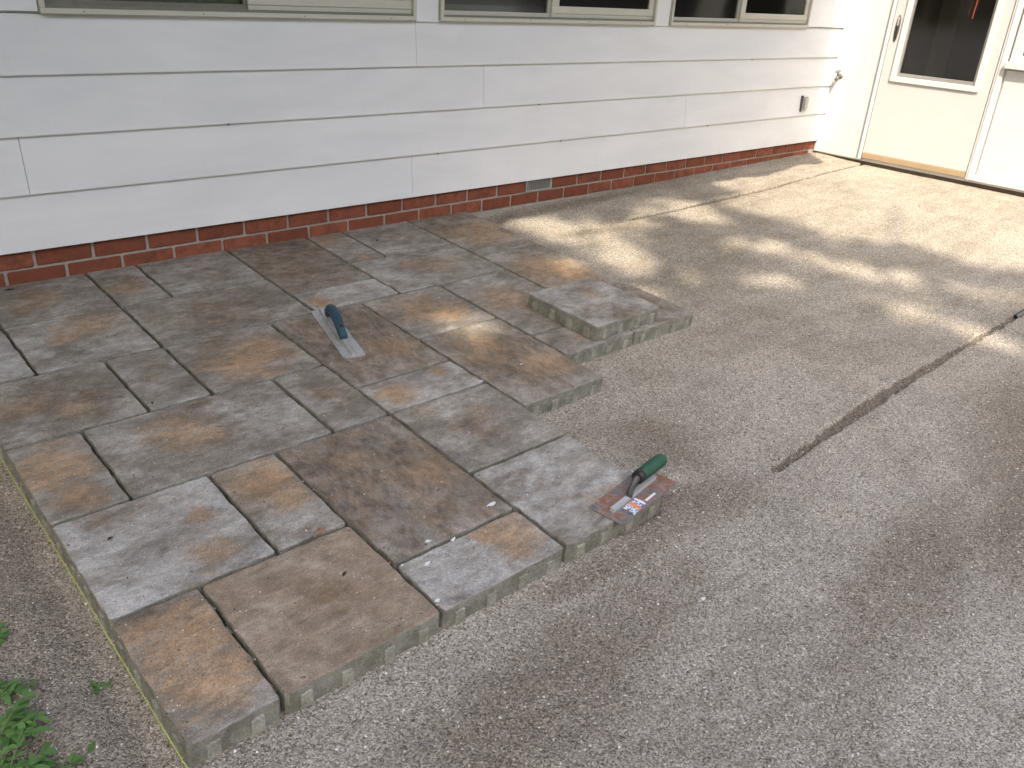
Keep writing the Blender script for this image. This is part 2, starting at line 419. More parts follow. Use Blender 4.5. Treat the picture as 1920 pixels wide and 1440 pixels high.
# pavers: i0,i1 along the wall, j0,j1 away from it, grain, brown, pale, tan amount, tan blobs (fractions of half size: x, y to the wall, radius of larger half)
PAV = [
 (0,1,10,12,'x',.30,.25,.95,[(.15,.25,.8),(.3,-.35,.6)]),
 (1,3,10,12,'x',.22,.20,.35,[(.25,-.45,.3)]),
 (0,2,8,10,'x',.30,.75,.8,[(.35,-.55,.32),(.55,.2,.22)]),
 (2,3,8,10,'x',.30,.30,.9,[(.2,.45,.6),(.3,.0,.4)]),
 (0,1,6,8,'x',.35,.45,.9,[(-.25,.25,.62),(-.1,-.6,.35)]),
 (1,4,6,8,'x',.32,.45,.8,[(-.25,.25,.35),(-.05,-.1,.2)]),
 (3,5,8,11,'y',1.02,.0,.45,[(.5,-.1,.35),(-.3,.5,.2)]),
 (3,5,11,12,'x',.30,.85,1.0,[(.62,.25,.50),(.30,.55,.25)]),
 (5,7,10,12,'x',.50,.65,.6,[(.0,-.6,.25),(.45,-.5,.2)]),
 (5,7,8,10,'x',.62,.10,.3,[(-.5,.7,.25),(.3,.4,.2)]),
 (5,7,7,8,'x',.30,.75,.95,[(-.55,-.1,.42),(.6,.6,.2)]),
 (4,5,6,8,'x',.45,.35,.2,[(0,.1,.2),(0,0,.1)]),
 (0,2,4,6,'x',.66,.10,.45,[(-.6,.1,.4),(.1,-.4,.3)]),
 (2,3,4,6,'x',.45,.40,.2,[(.1,.5,.25),(0,0,.1)]),
 (3,5,4,6,'x',.38,.30,1.0,[(-.1,-.2,.75),(.4,.05,.6)]),
 (5,7,4,7,'y',.88,.05,.55,[(-.2,.45,.25),(.4,-.35,.35)]),
 (3,6,2,4,'x',.55,.10,.15,[(-.8,.2,.2),(0,0,.1)]),
 (1,3,2,4,'x',.20,.55,.75,[(.25,.45,.6),(-.3,.1,.3)]),
 (0,1,2,4,'x',.20,.70,.1,[(0,0,.1),(0,0,.1)]),
 (1,3,0,2,'x',.30,.45,.55,[(.0,.25,.4),(-.4,-.3,.4)]),
 (0,1,0,2,'x',.40,.45,.3,[(0,0,.3),(0,0,.1)]),
 (3,4,0,2,'x',.40,.40,.5,[(-.3,-.3,.3),(.2,.0,.2)]),
 (4,6,0,2,'x',.30,.45,.15,[(.1,-.6,.2),(0,0,.1)]),
 (6,8,0,3,'x',.95,.0,.15,[(-.2,-.2,.2),(0,0,.1)]),
 (8,9,0,2,'x',.40,.55,.7,[(-.2,.55,.4),(.1,-.8,.2)]),
 (9,11,0,2,'x',.30,.55,.15,[(.3,.2,.2),(0,0,.1)]),
 (11,13,0,3,'x',.50,.25,.85,[(.15,-.1,.6),(.5,.1,.5)]),
 (8,11,2,4,'x',.28,.50,.5,[(.25,.1,.35),(-.2,.3,.2)]),
 (6,8,3,4,'x',.20,.95,.9,[(-.7,-.3,.32),(.5,.3,.1)]),
 (7,9,4,6,'x',.38,.30,.95,[(-.05,.1,.7),(.3,-.2,.55)]),
 (9,11,4,7,'x',.40,.40,.6,[(-.2,.1,.5),(.3,-.3,.4)]),
 (11,13,3,6,'x',.35,.35,.9,[(.0,.0,.7),(.2,-.4,.5)]),
 (7,9,6,9,'y',.72,.10,.75,[(-.2,.4,.45),(.5,-.3,.4)]),
 (9,11,7,8,'x',.50,.45,.3,[(-.2,.0,.2),(.5,0,.2)]),
 (11,13,6,8,'x',.62,.15,.6,[(.2,.3,.5),(-.4,-.4,.3)]),
]
RECTS = [p[:4] for p in PAV]

def axis_pts(fine, coarse_lo, coarse_hi): return np.array(sorted(set(coarse_lo) | set(np.round(fine, 4)) | set(coarse_hi)))
gx = axis_pts(np.arange(-.9, 6.1001, .010), [-80,-40,-20,-10,-6,-4,-3,-2.2,-1.7,-1.3,-1.1], [6.3,7,9,14,30,80])
fy = np.concatenate([np.arange(-3.3, -2.46, .010), np.arange(-2.46, -2.20, .005), np.arange(-2.20, -.47, .010), np.arange(-.47, -.35, .004), np.arange(-.35, .0201, .010)])
gy = axis_pts(fy, [-80,-40,-20,-12,-8,-6,-5,-4.4,-4,-3.7,-3.5], [.1,.4,1,3,8,20,80])
X, Y = np.meshgrid(gx, gy, indexing='ij')
cov = covered(X, Y)
Z = zg(X, Y)
near = (np.abs(X-2.5) < 5) & (Y > -4) & (Y < .1)
n1 = vnoise(X, Y, 2.2, 1); n2 = vnoise(X, Y, 9, 2); n3 = vnoise(X, Y, 28, 3); n4 = vnoise(X, Y, 75, 4)
left = sstep(.02, -.10, X)                                     # trodden soil beside the pavers
damp = np.zeros_like(X)
def blob(cx, cy, rx, ry, an=0):
    c, s = math.cos(an), math.sin(an); dx, dy = X-cx, Y-cy
    return np.exp(-(((dx*c+dy*s)/rx)**2 + ((-dx*s+dy*c)/ry)**2)**1.5)
for b in ((1.40,-2.33,.42,.13,-.18),(1.60,-2.08,.20,.20,.3),(1.05,-2.36,.40,.06,0),(.75,-2.52,.6,.16,.1),(.55,-2.62,.35,.12,0),(2.95,-2.72,.55,.22,.2),(2.2,-2.95,.5,.15,.2),(2.75,-2.85,.75,.28,.1),(1.75,-2.85,.6,.16,.1),(3.05,-.45,.35,.06,-.1),(3.25,-.37,.16,.05,0),(3.2,-.09,.9,.05,.02)):
    damp = np.maximum(damp, blob(*b))
damp = np.maximum(damp, left*.12)
edge = np.zeros_like(X)
rough = .35 + 1.2*damp + 1.4*left
Z = Z + n1*.004 + (n2*.0045 + n3*.0035 + n4*.0022)*rough*near
Z += blob(1.50,-2.22,.28,.12,.5)*.010 + blob(1.45,-1.93,.10,.07)*.006
# screed marks: faint ridges along the wall
Z += (vnoise(X*.25, Y, 26, 9)*.0016)*(1-damp)*near
# groove left by the screed rail
a, b = (1.80, -2.358), (3.90, -2.31)
gyc = np.interp(X, [1.80, 1.984, 2.207, 2.551, 2.944, 3.353, 3.93], [-2.358, -2.347, -2.336, -2.317, -2.303, -2.300, -2.318])
wid = .014 + .012*sstep(.0, .35, X-2.05)*sstep(3.5, 2.7, X) + vnoise(X, X*0, 30, 11)*.010 + vnoise(X, Y, 60, 12)*.014
dd = np.abs(Y-gyc-vnoise(X, X*0, 14, 13)*.006)
inx = sstep(1.79, 1.83, X)*sstep(4.1, 4.0, X)
Z -= inx*(1-sstep(wid*.55, wid*1.15, dd))*(.019+.012*n3+.014*n4)
Z += inx*np.exp(-((dd-wid*1.3)/.010)**2)*(.0035+.006*n4)*(Y > gyc)
pit = inx*(1-sstep(wid*.55, wid*1.15, dd))
# narrow joint by the wall
gy2 = np.interp(X, [3.36, 3.954, 4.716, 6.05], [-.386, -.410, -.440, -.408])
d2 = np.abs(Y-gy2-vnoise(X, X*0, 12, 14)*.006); in2 = sstep(3.36, 3.42, X)
Z -= in2*(1-sstep(.012, .020, d2))*.020
pit = np.maximum(pit, in2*(1-sstep(.012, .019, d2)))
Z += in2*.008*sstep(.010, .022, Y-gy2)*np.exp(-np.abs(gy2-Y)/.25)
for p, q, w_, dp in (((2.494,-2.096),(2.471,-2.209),.007,.006),((2.36,-2.029),(2.406,-2.191),.006,.0035),((1.876,-2.125),(1.903,-2.197),.012,.004),((2.93,-1.86),(2.94,-1.93),.006,.003),((5.2,-2.2),(5.1,-2.45),.01,.004),((4.5,-1.9),(4.55,-2.2),.009,.004),((1.2,-2.62),(1.55,-2.66),.012,.003)):
    ds, _ = seg_d(X, Y, p, q); Z -= (1-sstep(w_*.4, w_*1.3, ds))*dp
# trenched soil along the left edge of the pavers
Z -= np.exp(-((X+.035)/.035)**2)*.010*(Y > -2.4)*(Y < 0) 
Z += np.exp(-((X+.13)/.05)**2)*.006*(Y < 0)*(1+n2)
Z = np.where(cov > 0, zg(X, Y)-.0005, Z)
nx, ny = len(gx), len(gy)
V = np.stack([X, Y, Z], -1).reshape(-1, 3)
idx = np.arange(nx*ny).reshape(nx, ny)
F = np.stack([idx[:-1, :-1], idx[1:, :-1], idx[1:, 1:], idx[:-1, 1:]], -1).reshape(-1, 4)
me = bpy.data.meshes.new('ground')
me.vertices.add(len(V)); me.vertices.foreach_set('co', V.ravel().astype(np.float32))
me.loops.add(F.size); me.loops.foreach_set('vertex_index', F.ravel().astype(np.int32))
me.polygons.add(len(F)); me.polygons.foreach_set('loop_start', np.arange(0, F.size, 4, dtype=np.int32))
me.update(calc_edges=True)
lawn = np.maximum(sstep(-4.2, -5.0, Y), sstep(-1.3, -2.2, X))
for nm, arr in (('damp', damp), ('soil', left), ('lawn', lawn), ('pit', pit)):
    at = me.attributes.new(nm, 'FLOAT', 'POINT'); at.data.foreach_set('value', arr.ravel().astype(np.float32))
me.polygons.foreach_set('use_smooth', [True]*len(F)); me.materials.append(M['sand'])
ground = tag(obj('ground', me), 'pale screeded stone screenings spread beside the house', None, None, 'structure')
from bisect import bisect_right
def ground_z(x, y):
    i = min(max(bisect_right(list(gx), x)-1, 0), nx-2) if False else int(np.clip(np.searchsorted(gx, x)-1, 0, nx-2)); j = int(np.clip(np.searchsorted(gy, y)-1, 0, ny-2))
    fx = (x-gx[i])/(gx[i+1]-gx[i]); fy_ = (y-gy[j])/(gy[j+1]-gy[j])
    return float((Z[i,j]*(1-fx)+Z[i+1,j]*fx)*(1-fy_) + (Z[i,j+1]*(1-fx)+Z[i+1,j+1]*fx)*fy_)

# ------------------------------------------------------------------ the house
house = empty('house', Matrix.Translation((1.75, 0, 0)))
house.matrix_world = Matrix.Identity(4)
tag(house, 'white lap sided house with red brick base and a glazed storm door', 'house')
XR = 6.05                                                        # plane of the wing with the door
XL = -2.6
ZB, EX = .123, .2035                                            # siding bottom and exposure
WIN = [(.565, 2.132, 1.338), (2.270, 3.834, 3.010), (3.974, 5.518, 4.700)]
WZ0, WZ1 = .930, 1.95
# wall behind the boards
b = MB()
b.box(XL, XR, -.010, .10, .118, WZ0)
b.box(XL, XR, -.010, .10, WZ1, 2.36)
xs = [XL] + [v for w in WIN for v in w[:2]] + [XR]
for k in range(0, len(xs), 2): b.box(xs[k], xs[k+1], -.010, .10, WZ0, WZ1)
wall = b.build('wall', M['siding'], house)
def siding(x0, x1, zb, h=EX, top=True):
    q = MB(); zt = zb+h+.004
    g = .0009
    q.prism([(-.0335, zb), (-.0340, zb+.004), (-.0185, zt), (-.011, zt), (-.011, zb+.006), (-.018, zb)], x0+g, x1-g)
    return q.build('siding_board', M['siding'], wall)
JO = {0: [2.122], 1: [.430, 4.258], 2: [2.561], 3: [2.141], 4: [], 5: [], 6: [], 7: [], 8: [], 9: [3.2], 10: [1.1, 4.9]}
for c in range(11):
    zb = ZB + c*EX
    if c == 3: h = WZ0-.006-zb
    else: h = min(EX, 2.355-zb)
    if h <= .01: continue
    if c <= 3 or zb > WZ1-.02:
        if c > 3 and zb < WZ1: zb2 = WZ1+.012; h = h-(zb2-zb); zb = zb2
        ends = [XL] + JO[c] + [XR-.004]
        spans = list(zip(ends[:-1], ends[1:]))
    else:
        top = min(zb+h, WZ1+.012); zb = max(zb, WZ0); h = min(h, 2.3)
        spans = [(XL, WIN[0][0]-.003), (WIN[2][1]+.003, XR-.004)]
    for x0, x1 in spans: siding(x0, x1, zb, h)
# old nail holes along the laps
for hx, hz_ in ((2.275, .3235), (3.137, .3225), (4.511, .3225), (1.2, .5275), (2.95, .5265), (4.9, .7315)):
    MB().tube([(hx, -.0348, hz_), (hx, -.0300, hz_)], .0032, 8).build('nail_hole', M['black'], wall)
# flat covers between the windows
for x0, x1 in ((WIN[0][1], WIN[1][0]), (WIN[1][1], WIN[2][0])):
    MB().box(x0+.004, x1-.004, -.030, -.010, WZ0-.006, WZ1+.01, 0, .002).build('mullion_cover', M['siding'], house)
# corner post where the two walls meet
MB().box(XR-.045, XR-.006, -.031, -.012, .04, .128, 0, .003).build('corner_post', M['white'], house)

# brick base
fd = MB()
fd.box(XL, XR, -.0055, .10, -.30, .128); fd.box(XL, XR, -.0135, -.005, -.30, -.0135)
found = fd.build('brick_foundation', M['mortar'], house)
BP = .2085; BH = .0575; BL = BP-.0115
brick_me = []
for k in range(5):
    q = MB(); jb = random.Random(k)
    q.box(-BL/2, BL/2, -.012+jb.uniform(-.0012, .0012), .05, -BH/2, BH/2, 0, .0035)
    q.v = [(x+jb.uniform(-.0012, .0012), y+jb.uniform(-.0008, .0008), z+jb.uniform(-.0009, .0009)) for x, y, z in q.v]
    brick_me.append(q.mesh('brick', M['brick']))
for course, (xoff, zc) in enumerate(((.512, .0172), (.408, .0850))):
    k0 = -7
    while True:
        x0 = xoff + k0*BP; xc = x0 + BP/2
        if xc + BL/2 > XR: break
        if not (course == 1 and 2.80 < xc < 3.2 and abs(xc-3.005) < .11):
            o = obj('brick', brick_me[rnd.randrange(5)], found)
            o.location = (xc, rnd.uniform(-.0012, .0012), zc+rnd.uniform(-.0008, .0008)); o.rotation_euler = (0, rnd.uniform(-.004, .004), 0)
        k0 += 1
# under-floor vent in the upper course
vx0, vx1 = 2.908, 3.104
q = MB(); q.box(vx0, vx0+.010, -.017, .03, .054, .121); q.box(vx1-.010, vx1, -.017, .03, .054, .121); q.box(vx0+.010, vx1-.010, -.0165, .03, .054, .064)
vent = q.build('vent', M['galv'], house)
MB().box(vx0+.010, vx1-.010, .0, .03, .064, .121).build('vent_opening', M['black'], vent)
for k in range(11):
    x = vx0+.018+k*.0158
    MB().box(x, x+.0048, -.0155, .012, .0641, .1205).build('slat', M['steel'], vent)

# windows: sliding pairs in almond aluminium frames
for wi, (x0, x1, xm) in enumerate(WIN):
    f = MB(); a = .018
    f.box(x0, x1, -.046, .04, WZ0, WZ0+a, 0, .002)
    f.box(x0, x1, -.044, .04, WZ1-a, WZ1, 0, .002)
    f.box(x0, x0+a, -.0445, .04, WZ0+a, WZ1-a, 0, .002); f.box(x1-a, x1, -.0445, .04, WZ0+a, WZ1-a, 0, .002)
    win = f.build('window', M['cream'], house)
    q = MB(); q.box(x0+a, x1-a, -.026, .04, WZ0+a, WZ0+a+.007); q.box(x0+a, x1-a, -.036, -.030, WZ0+a, WZ0+a+.010)
    q.build('track', M['track'], win)
    zt, zb = WZ1-a, WZ0+a+.007
    # inner sash with insect screen, left
    q = MB(); q.box(x0+a, xm, -.014, .004, zb, zb+.020, 0, .0015); q.box(x0+a, x0+a+.022, -.0145, .004, zb+.02, zt-.02); q.box(xm-.024, xm, -.0142, .004, zb+.02, zt-.02); q.box(x0+a, xm, -.014, .004, zt-.02, zt)
    q.build('screen_sash', M['track'] if wi == 0 else M['cream'], win)
    MB().box(x0+a+.022, xm-.024, -.003, -.001, zb+.02, zt-.02).build('pane', M['glass'], win)
    q = MB(); q.box(x0+a+.03, xm-.03, .012, .030, zb+.006, zb+.045); q.build('inner_rail', M['track'], win)
    # outer sash, right
    q = MB(); sb = .056; sw = .040
    q.box(xm-.012, x1-a, -.026, -.016, zb, zb+.020, 0, .0015); q.box(xm-.012, x1-a, -.030, -.0155, zb+.0205, zb+sb, 0, .002)
    q.box(xm-.012, xm+sw, -.0295, -.0155, zb+sb, zt-sw, 0, .002); q.box(x1-a-sw, x1-a, -.0295, -.0155, zb+sb, zt-sw, 0, .002); q.box(xm-.012, x1-a, -.030, -.0155, zt-sw, zt, 0, .002)
    q.build('sash', M['cream'], win)
    MB().box(xm+sw, x1-a-sw, -.021, -.019, zb+sb, zt-sw).build('pane', M['glass'], win)
    # dim room behind
    q = MB(); d = 1.1
    q.add([(x0,.04,.5),(x1,.04,.5),(x1,d,.5),(x0,d,.5),(x0,.04,2.2),(x1,.04,2.2),(x1,d,2.2),(x0,d,2.2)], [(0,1,2,3),(7,6,5,4),(1,5,6,2),(2,6,7,3),(3,7,4,0)])
    q.build('room', M['room'], win)
    if wi == 2:
        c = MB()
        for k in range(6):
            xx = 4.80+k*.030
            c.tube([(xx, .09, .7), (xx+.004, .09, 1.9)], .014, 8)
        c.build('curtain', M['curtain'], win, True)
    for k in range(4):
        xx = x0+.14+k*(x1-x0-.28)/3
        MB().tube([(xx, -.0475, WZ0+.009), (xx, -.0455, WZ0+.009)], .0024, 8).build('screw', M['black'], win)

# chrome utility cover low on the siding
q = MB(); q.box(5.650, 5.716, -.046, -.020, .360, .464, 0, .004); q.box(5.660, 5.706, -.058, -.0462, .370, .455, 0, .005)
cov_o = q.build('utility_cover', M['chrome'], house)
MB().box(5.640, 5.651, -.044, -.024, .356, .470, 0, .002).build('hinge_edge', M['castiron'], cov_o)

# wing with the storm door: faces the yard along -x
def dbox(y0, y1, z0, z1, d0, d1, mat=0, bev=.0, q=None):
    """box on the wing wall: d is how far it stands proud"""
    q = q or MB(); q.box(XR-d1, XR-d0, min(y0, y1), max(y0, y1), z0, z1, mat, bev); return q
dbox(-6.0, .1, -.3, -.05, -.3, -.03).build('wing_footing', M['mortar'], house)
dbox(-6.0, .1, .028, 2.7, -.25, -.004).build('wing_wall', M['white'], house)
dbox(-.365, -.012, .036, 2.5, -.003, .006, 0, .002).build('corner_panel', M['white'], house)
dbox(-6.0, -.012, -.05, .034, -.03, -.012).build('base_gap_shade', M['trunk'], house)  # dark brown strip painting the shadowed gap under the wall panels
# jambs
jl = dbox(-.392, -.366, .040, 2.12, -.003, .020, 0, .003); dbox(-.380, -.374, .041, 2.12, .0195, .026, 0, 0, jl)
jl.build('door_jamb', M['white'], house)
jr = dbox(-1.222, -1.172, .046, 2.12, -.003, .020, 0, .003); dbox(-1.196, -1.190, .047, 2.12, .0195, .026, 0, 0, jr)
jr.build('door_jamb', M['white'], house)
dbox(-1.222, -.366, 2.121, 2.17, -.003, .02, 0, .003).build('door_head', M['white'], house)
# door with an opening for the glass
DY0, DY1, DZ0, DZ1 = -1.166, -.398, .094, 2.115
FY0, FY1, FZ0, FZ1 = -1.100, -.474, .612, 1.96
q = dbox(DY0, DY1, DZ0, FZ0, -.002, .014, 0, .002); dbox(DY0, DY1, FZ1, DZ1, -.002, .014, 0, .002, q)
dbox(DY0, FY0, FZ0, FZ1, -.002, .0138, 0, 0, q); dbox(FY1, DY1, FZ0, FZ1, -.002, .0138, 0, 0, q)
door = q.build('storm_door', M['doorw'], house)
q = MB(); w_ = .036
dbox(FY0, FY1, FZ0, FZ0+w_, .010, .026, 0, .003, q); dbox(FY0, FY1, FZ1-w_, FZ1, .010, .026, 0, .003, q)
dbox(FY0, FY0+w_, FZ0+w_, FZ1-w_, .010, .0258, 0, .003, q); dbox(FY1-w_, FY1, FZ0+w_, FZ1-w_, .010, .0258, 0, .003, q)
q.build('glazing_frame', M['white'], door)
q = MB(); i0, i1, k0_, k1_ = FY0+w_, FY1-w_, FZ0+w_, FZ1-w_; s_ = .026
dbox(i0, i1, k0_, k0_+s_, .002, .012, 0, .001, q); dbox(i0, i1, k1_-s_, k1_, .002, .012, 0, .001, q); dbox(i0, i0+s_*.6, k0_+s_, k1_-s_, .002, .0118, 0, 0, q); dbox(i1-s_*.8, i1, k0_+s_, k1_-s_, .002, .0118, 0, 0, q)
q.build('insert_frame', M['silver'], door)
dbox(i0+s_*.6, i1-s_*.8, k0_+s_, k1_-s_, .0060, .0085).build('pane', M['dglass'], door)
# recessed pull with latch
q = MB(); n = 20; cyh, czh = -.437, .962
V = []; 
for k in range(n):
    a_ = 2*math.pi*k/n; V.append((XR-.0150, cyh+.017*math.cos(a_), czh+.092*math.sin(a_)))
for k in range(n):
    a_ = 2*math.pi*k/n; V.append((XR-.0185, cyh+.013*math.cos(a_), czh+.086*math.sin(a_)))
q.add(V, [(k, (k+1) % n, n+(k+1) % n, n+k) for k in range(n)] + [tuple(range(n, 2*n))])
hd = q.build('door_handle', M['castiron'], door)
q = MB(); q.box(XR-.024, XR-.0187, cyh-.006, cyh+.006, czh+.02, czh+.075, 0, .002); q.build('latch', M['chrome'], hd)
q = MB(); q.box(XR-.0205, XR-.0187, cyh-.008, cyh+.004, czh-.07, czh+.012, 0, .001); q.build('finger_recess', M['black'], hd)
dbox(DY0, DY1, .052, .0935, -.002, .018, 0, .003).build('door_sweep', M['tanm'], door)
# dim room panel just behind the pane; strips in front paint the glass's reflections
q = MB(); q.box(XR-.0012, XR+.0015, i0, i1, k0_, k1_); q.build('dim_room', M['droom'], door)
q = MB(); q.box(XR-.0030, XR-.0014, -.835, -.705, k0_, k1_); q.build('post_reflection', M['greyband'], door)  # lighter strip painting a post reflected in the glass
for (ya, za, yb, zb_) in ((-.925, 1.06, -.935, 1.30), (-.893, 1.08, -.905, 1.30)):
    MB().tube([(XR-.0022, ya, za), (XR-.0022, yb, zb_)], .0045 if ya == -.893 else .008, 8, 0, .3).build('orange_reflection', M['orange'], door)  # thin orange strips painted as reflections in the glass
# panel and window right of the door
dbox(-6.0, -1.235, .086, .77, -.003, .007, 0, .002).build('wing_panel', M['white'], house)
dbox(-6.0, -1.224, .044, .084, -.003, .022, 0, .003).build('base_trim', M['white'], house)
dbox(-6.0, -1.224, .780, .822, -.003, .050, 0, .004).build('window_sill', M['white'], house)
q = dbox(-1.300, -1.236, .823, 2.1, -.003, .020, 0, .003); dbox(-6.0, -1.301, .823, .865, -.003, .0195, 0, .003, q)
wf = q.build('wing_window_frame', M['white'], house)
dbox(-6.0, -1.302, .866, 2.1, -.002, .004).build('pane', M['black'], wf)

# hose tap in the corner
tap = MB()
tx, ty, tz = XR, -.085, .600
K = .8
def tp_(x, z): return (tx-x*K, ty, tz+z*K)
tap.tube([tp_(.006, 0), tp_(.014, 0)], .024*K, 14); tap.tube([tp_(.014, 0), tp_(.060, 0)], .012*K, 12)
tap.tube([tp_(.048, .004), tp_(.066, -.012), tp_(.078, -.036)], [.017*K, .016*K, .014*K], 12)
tap.tube([tp_(.056, .008), tp_(.066, .032)], .011*K, 10)
tp = tap.build('hose_tap', M['tapm'], house, True)
hw = MB(); c0 = Vector(tp_(.072, .044)); ax = Vector((-.4, 0, .9)).normalized(); e1 = ax.cross(Vector((0,1,0))).normalized(); e2 = ax.cross(e1)
ring = [c0+(e1*math.cos(2*math.pi*k/16)+e2*math.sin(2*math.pi*k/16))*.026*K for k in range(17)]
hw.tube(ring, .0032*K, 6, 0, 1, False)
for k in range(5):
    a_ = 2*math.pi*k/5; hw.tube([c0, c0+(e1*math.cos(a_)+e2*math.sin(a_))*.026*K], .0028*K, 6)
hw.tube([c0-ax*.012, c0+ax*.004], .006*K, 8)
hw.build('hand_wheel', M['tapm'], tp, True)

# unseen patio roof over the wall, skew end and wavy edge shaped for its shadow
sx_, sy_ = SUN.x/-SUN.z, SUN.y/-SUN.z
HR = 2.36
def front(xg, yg): return (xg-HR*sx_, yg-HR*sy_)
fl = front(-2.0, -.135); fr = front(5.78, -.235)
zig = []
nz = 60
for k in range(nz+1):
    t_ = k/nz; zig.append((fl[0]+(fr[0]-fl[0])*t_, fl[1]+(fr[1]-fl[1])*t_ + .028*math.sin(k*.9)+.02*math.sin(k*2.3+1)))
poly = [(5.80, .0)] + [(5.80, 3.0), (-9, 3.0), (-9, 0), (-9, fl[1])] + zig
rf = MB(); rf.prism(poly, HR, HR+.09, 'z'); rf.build('patio_roof', M['roof'], house)

# ------------------------------------------------------------------ pavers
patio = empty('paver_patio'); patio['label'] = 'tan, grey and brown pavers laid against the brick base'; patio['kind'] = 'structure'
def patio_mat(x, y, h, yaw=0.0): return Matrix.Translation((x, y, SY*y+h)) @ Matrix.Rotation(TH, 4, 'X') @ Matrix.Rotation(yaw, 4, 'Z')
def paver_mesh(w, d, seed, face):
    rg = random.Random(seed); hw_, hd_ = w/2, d/2; out = []
    def side(ax_, ay, bx, by):
        L = math.hypot(bx-ax_, by-ay); n = max(6, int(L/.022)); nxn, nyn = (by-ay)/L, -(bx-ax_)/L
        ph = [rg.uniform(0, 6.28) for _ in range(3)]
        for k in range(n):
            t_ = (k+.0)/n
            e = min(t_, 1-t_)*n
            j = (.0011*math.sin(t_*L*38+ph[0]) + .0009*math.sin(t_*L*90+ph[1]) + rg.gauss(0, .0006))*min(1, e/2)
            if k == 0:
                continue
            out.append((ax_+(bx-ax_)*t_+nxn*j, ay+(by-ay)*t_+nyn*j))
    rc = .005
    cs = [(-hw_, -hd_), (hw_, -hd_), (hw_, hd_), (-hw_, hd_)]
    for k in range(4):
        (ax_, ay), (bx, by) = cs[k], cs[(k+1) % 4]
        dx, dy = (bx-ax_), (by-ay); L = math.hypot(dx, dy); dx /= L; dy /= L
        out.append((ax_+dx*rc, ay+dy*rc)); side(ax_, ay, bx, by); out.append((bx-dx*rc, by-dy*rc))
    n = len(out); q = MB()
    def inset(p, i): return (p[0]*(1-i/hw_), p[1]*(1-i/hd_))
    rings = [(-T, .0), (-.0060, .0), (-.0022, .0008), (-.0006, .0022), (0, .0045)]
    V = []
    for k, (z, i) in enumerate(rings):
        for p in out:
            a_ = inset(p, i); zz = z + (rg.gauss(0, .0006) if 1 <= k <= 3 else 0)
            V.append((a_[0], a_[1], zz))
    F = [tuple(range(n-1, -1, -1))]; mats = [1]
    for k in range(len(rings)-1):
        for i in range(n):
            F.append((k*n+i, k*n+(i+1) % n, (k+1)*n+(i+1) % n, (k+1)*n+i)); mats.append(1 if k <= 1 else 0)
    F.append(tuple(range((len(rings)-1)*n, len(rings)*n))); mats.append(0)
    q.add(V, F); q.m = mats
    # spacer nibs on the sides
    for sx, L, perp in ((0, w, hd_), (1, d, hw_)):
        m = max(2, round(L/.093)); 
        for s in (-1, 1):
            for k in range(m):
                c = -L/2 + L*(k+.5)/m + rg.uniform(-.004, .004); hwid = .0130; pr = .0046
                lo, hi = c-hwid, c+hwid; a0, a1 = perp-.004, perp+pr
                if s < 0: a0, a1 = -a1, -a0
                if sx == 0: q.box(lo, hi, a0, a1, -T+.0005, -.021, 2)
                else: q.box(a0, a1, lo, hi, -T+.0005, -.021, 2)
    return q.mesh('paver', [face, M['side'], M['nib']])
BROWN = {1: (.1, .0, .75), 2: (-.4, .8, .8), 6: (0, 0, 1.3), 7: (-.8, -.5, .6), 8: (-.5, .7, .8), 3: (0, -.8, .5), 14: (-.3, .9, .5), 15: (0, 0, 1.2), 23: (0, 0, 1.2), 26: (-.7, .4, .6), 10: (.8, .4, .5), 29: (0, .95, .5), 24: (0, -.9, .6), 77: (.2, -.8, .8), 32: (.2, -.1, 1.1), 0: (-.2, .9, .5), 5: (.2, .9, .5), 12: (.1, .1, .9), 16: (0, 0, .9), 17: (.3, -.9, .4), 4: (.2, .9, .5), 33: (-.6, 0, .6), 34: (.3, 0, .9)}
def dress(o, k, w, d, brown, pale, amt, blobs):
    rg = random.Random(300+k); o['seed'] = [rg.uniform(0, 40), rg.uniform(0, 40), rg.uniform(0, 5)]
    o['brown'] = float(brown)*.62
    bx_, by_, br_ = BROWN.get(k, (0, 0, .55)); o['brown_at'] = [bx_*w/2, by_*d/2, br_*max(w, d)/2]; o['pale'] = float(pale); o['tan_amt'] = float(amt); big = max(w, d)/2
    for nme, bl in zip(('tan_a', 'tan_b'), blobs): o[nme] = [bl[0]*w/2, bl[1]*d/2, bl[2]*big*1.15]
for k, (i0_, i1_, j0_, j1_, gr, brown, pale, amt, blobs) in enumerate(PAV):
    g = .0052
    w, d = (i1_-i0_)*MOD-2*g, (j1_-j0_)*MOD-2*g
    me_ = paver_mesh(w, d, k, M['pav_'+gr])
    o = obj('paver', me_)
    rg = random.Random(k+50)
    o.parent = patio
    o.matrix_world = patio_mat((i0_+i1_)/2*MOD+rg.uniform(-.0008, .0008), -(j0_+j1_)/2*MOD+rg.uniform(-.0008, .0008)-.0, rg.uniform(-.0008, .0010), rg.uniform(-.0025, .0025)) @ Matrix.Rotation(rg.uniform(-.003, .003), 4, 'X') @ Matrix.Rotation(rg.uniform(-.003, .003), 4, 'Y')
    dress(o, k, w, d, brown, pale, amt, blobs)
# the loose one on top
me_ = paver_mesh(2*MOD-.008, 2*MOD-.008, 77, M['pav_x'])
o = obj('loose_paver', me_); o.matrix_world = patio_mat(2.086, -1.320, T+.0015, R(1.0)); dress(o, 77, .38, .38, .52, .55, .35, [(.2,.2,.3),(-.4,-.2,.2)])
tag(o, 'loose square grey paver lying on top of the laid pavers', 'paver')

